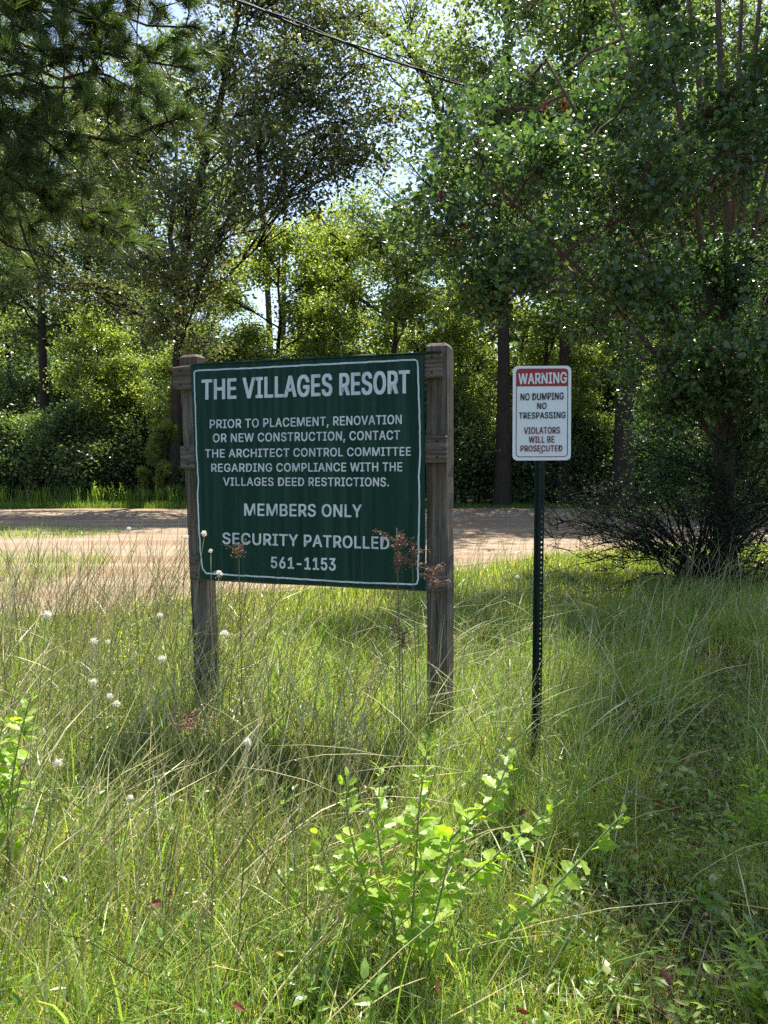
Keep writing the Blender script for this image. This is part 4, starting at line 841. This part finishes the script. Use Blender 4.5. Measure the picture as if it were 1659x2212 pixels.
leafy_weed(wb4, [[wb4, P(1640, 2120, d0), P(1610, 2050, d0), P(1590, 2005, d0)], [wb4, P(1660, 2080, d0), P(1668, 1990, d0)], [wb4, P(1600, 2140, d0), P(1565, 2095, d0)], [wb4, P(1690, 2100, d0), P(1700, 2040, d0)]], 'narrow-leaved green weed in the near corner beside the path', (.07, .11), step=.035, tmpl=LEAF7, wr=(.14, .22), r=.003, seed=13)
wb5 = G(1650, 1850); d0 = wb5[1]
leafy_weed(wb5, [[wb5, P(1645, 1760, d0), P(1630, 1650, d0)], [wb5, P(1670, 1770, d0), P(1672, 1680, d0)], [wb5, P(1615, 1790, d0), P(1600, 1720, d0)], [wb5, P(1630, 1740, d0), P(1610, 1640, d0 + .1)]], 'bushy narrow-leaved weed at the shaded far side of the path', (.05, .09), step=.022, tmpl=LEAF7, wr=(.16, .24), r=.003, seed=14)
wb6 = G(1500, 1960); d0 = wb6[1]
leafy_weed(wb6, [[wb6, P(1560, 1900, d0), P(1600, 1810, d0), P(1590, 1780, d0)], [wb6, P(1530, 1880, d0), P(1560, 1760, d0)], [wb6, P(1600, 1890, d0), P(1615, 1780, d0)]], 'spindly weed with thin pale leaves over the middle of the path', (.03, .05), step=.03, tmpl=LEAF7, wr=(.10, .16), r=.0022, seed=15)
for i, (u, v, vt, lab) in enumerate([(285, 1420, 1330, 'small fresh green weed beside the seed-heads in front of the road'), (230, 1085, 1040, 'tall green weed on the lit verge across the road, leftmost of three')]):
    pass
for i, (u, h) in enumerate([(205, .85), (243, .8), (262, .78)]):
    b = at(u, 26.2); leafy_weed(b, [[b, b + [.03, 0, h * .5], b + [0, 0, h]]], 'upright lime green weed on the lit verge across the road, ' + ['farthest from the board', 'middle one of three', 'nearest to the board'][i], (.14, .22), step=.07, tmpl=LEAF7, wr=(.3, .4), r=.012, seed=40 + i)
b = G(285, 1560); leafy_weed(b, [[b, P(280, 1450, b[1]), P(282, 1330, b[1])], [b, P(295, 1440, b[1]), P(300, 1345, b[1])], [b, P(268, 1450, b[1]), P(262, 1350, b[1])]], 'fresh green weed with narrow upright leaves, its tip against the road', (.05, .09), step=.03, tmpl=LEAF7, wr=(.14, .2), r=.003, seed=44)

# white seed heads on their stems
def fluff_head(u, v, d, r, label, drop=.0):
    r = r * R.uniform(.6, .85)
    c = P(u, v, d); b = np.array([c[0] + R.normal(0, .06), d + R.normal(0, .05), 0.0]); t = thing('seedhead_weed', b, label, 'weed', None)
    w_ = Geo(); p = smooth_poly(np.array([[0, 0, -.02], [(c[0] - b[0]) * .25, 0, c[2] * .5], c - b - [0, 0, r * .6]]), 9); tubes(w_, p, np.linspace(.0022, .0015, 9), 5); build('stem', w_, M['weed_stem'], t, smooth=True)
    g = Geo(); n = 150; sq = R.normal(0, .35, 3); D = nrm(R.normal(0, 1, (n, 3)) + np.array([0, 0, .7]) + sq); leaves(g, np.repeat((c - b)[None], n, 0) + D * r * .15, D, R.normal(0, 1, (n, 3)), r * R.uniform(.5, 1.15, n), np.full(n, r * .09)); n2 = 90
    D2 = nrm(R.normal(0, 1, (n2, 3)) + np.array([0, 0, .7]) + sq); leaves(g, (c - b) + D2 * r * R.uniform(.4, 1.15, (n2, 1)), R.normal(0, 1, (n2, 3)), D2, np.full(n2, r * .34), np.full(n2, r * .24))
    build('seed_head', g, M['fluff'], t); return t
for u, v, d, r, lab in [(485, 1375, 3.0, .031, 'biggest white fluffy seed head, just in front of the board\'s far post'), (472, 1241, 3.3, .026, 'white fluffy seed head over the board\'s lower corner'), (441, 1154, 3.4, .017, 'small white seed head up against the board\'s lettering edge'),
                   (345, 1330, 3.1, .019, 'cream seed head beside the far post, against the road'), (279, 1143, 3.9, .017, 'small white seed head standing highest over the road'), (400, 1162, 3.7, .022, 'loose white seed head over the road near the far post'), (100, 1330, 3.2, .024, 'cream seed head low over the road at the edge of the stems'), (349, 1424, 2.9, .020, 'round white seed head below the far post'),
                   (533, 1604, 2.6, .020, 'white seed head alone in the middle of the stems under the board'), (204, 1385, 3.2, .020, 'pale seed head paired with another above the tall stems'), (233, 1388, 3.25, .016, 'smaller seed head of the pair above the tall stems'), (203, 1475, 2.9, .020, 'off-white seed head, upper one of a loose trio in the stems'), (236, 1505, 2.8, .018, 'off-white seed head, middle one of a loose trio in the stems'), (252, 1522, 2.8, .024, 'off-white seed head, lowest and widest of a loose trio in the stems'),
                   (127, 1650, 2.4, .022, 'faded seed head near the leafy weed at the edge'), (282, 1725, 2.4, .018, 'cream seed head low down amid the dry stems'), (455, 1190, 3.5, .012, 'tiny seed head between two others at the board\'s corner'), (1118, 1247, 4.6, .017, 'white seed head beside the steel post above the shaded grass')]:
    fluff_head(u, v, d, r, lab)
# rusty seed plumes (rush / dock)
def rusty(u, v, d, hgt, wid, n, label, base_u=None, seed=1):
    rng = np.random.default_rng(seed); c = P(u, v, d); b = np.array([P(base_u or u, v, d)[0], d, 0.]); t = thing('dock_plant', b, label, 'weed'); w_ = Geo(); g = Geo()
    top = c - b; p = smooth_poly(np.array([[0, 0, -.02], top * [.4, 1, .5], top]), 10); tubes(w_, p, np.linspace(.0032, .0016, 10), 5)
    for i in range(9):
        q = rng.uniform(0, 1); s = top - [0, 0, hgt * q]; e = s + np.array([rng.normal(0, wid), rng.normal(0, wid), rng.uniform(.0, .06)]); tubes(w_, np.stack([s, (s + e) / 2 + [0, 0, .012], e]), np.array([.0013, .001, .0008]), 3)
        m = int(n / 6); tt = rng.random((m, 1)); cc = s + (e - s) * tt + rng.normal(0, .009, (m, 3)); leaves(g, cc, rng.normal(0, 1, (m, 3)), rng.normal(0, 1, (m, 3)), rng.uniform(.006, .012, m), rng.uniform(.005, .009, m), LEAF4)
    build('stem', w_, M['dry_stem'], t, smooth=True); build('seed_plume', g, M['rust_seed'], t)
rusty(857, 1140, 3.45, .22, .055, 420, 'rust-brown seed plume standing in front of the board\'s lettering', 868, 1)
rusty(890, 1180, 3.5, .10, .03, 150, 'nodding rust-brown plume beside the tallest one', 905, 2)
rusty(935, 1230, 3.45, .12, .06, 240, 'dark rusty seed plume in front of the near timber post', 925, 3)
rusty(515, 1172, 3.6, .07, .025, 90, 'small rust-coloured plume low on the board over its lettering', 520, 4)
rusty(868, 1330, 3.4, .14, .04, 200, 'brown withered seed plume in the grass under the board', 872, 5)
rusty(405, 1545, 2.9, .05, .06, 220, 'flat reddish brown seed cluster in the tall stems', 410, 6)
# yellow flowers
b = G(735, 1640); t = thing('yellow_wildflower', b, 'thin wildflower with yellow blossoms in the grass under the board', 'wildflower'); w_ = Geo(); p = smooth_poly(np.array([b, P(734, 1560, b[1]), P(728, 1440, b[1])]) - b, 10); tubes(w_, p, np.linspace(.002, .001, 10), 5); build('stem', w_, M['weed_stem'], t, smooth=True)
for u, v in [(733, 1487), (735, 1496), (724, 1440), (728, 1452), (732, 1470), (722, 1462)]:
    g = Geo(); c = P(u, v, b[1]) - b; n = 5; a = np.arange(5) * 1.257; D = np.stack([np.cos(a), np.full(n, -.3), np.sin(a)], -1); leaves(g, np.repeat(c[None], n, 0), D, np.tile([0, -1., .2], (n, 1)), np.full(n, .013), np.full(n, .011), LEAF7); build('blossom', g, M['petal'], t)
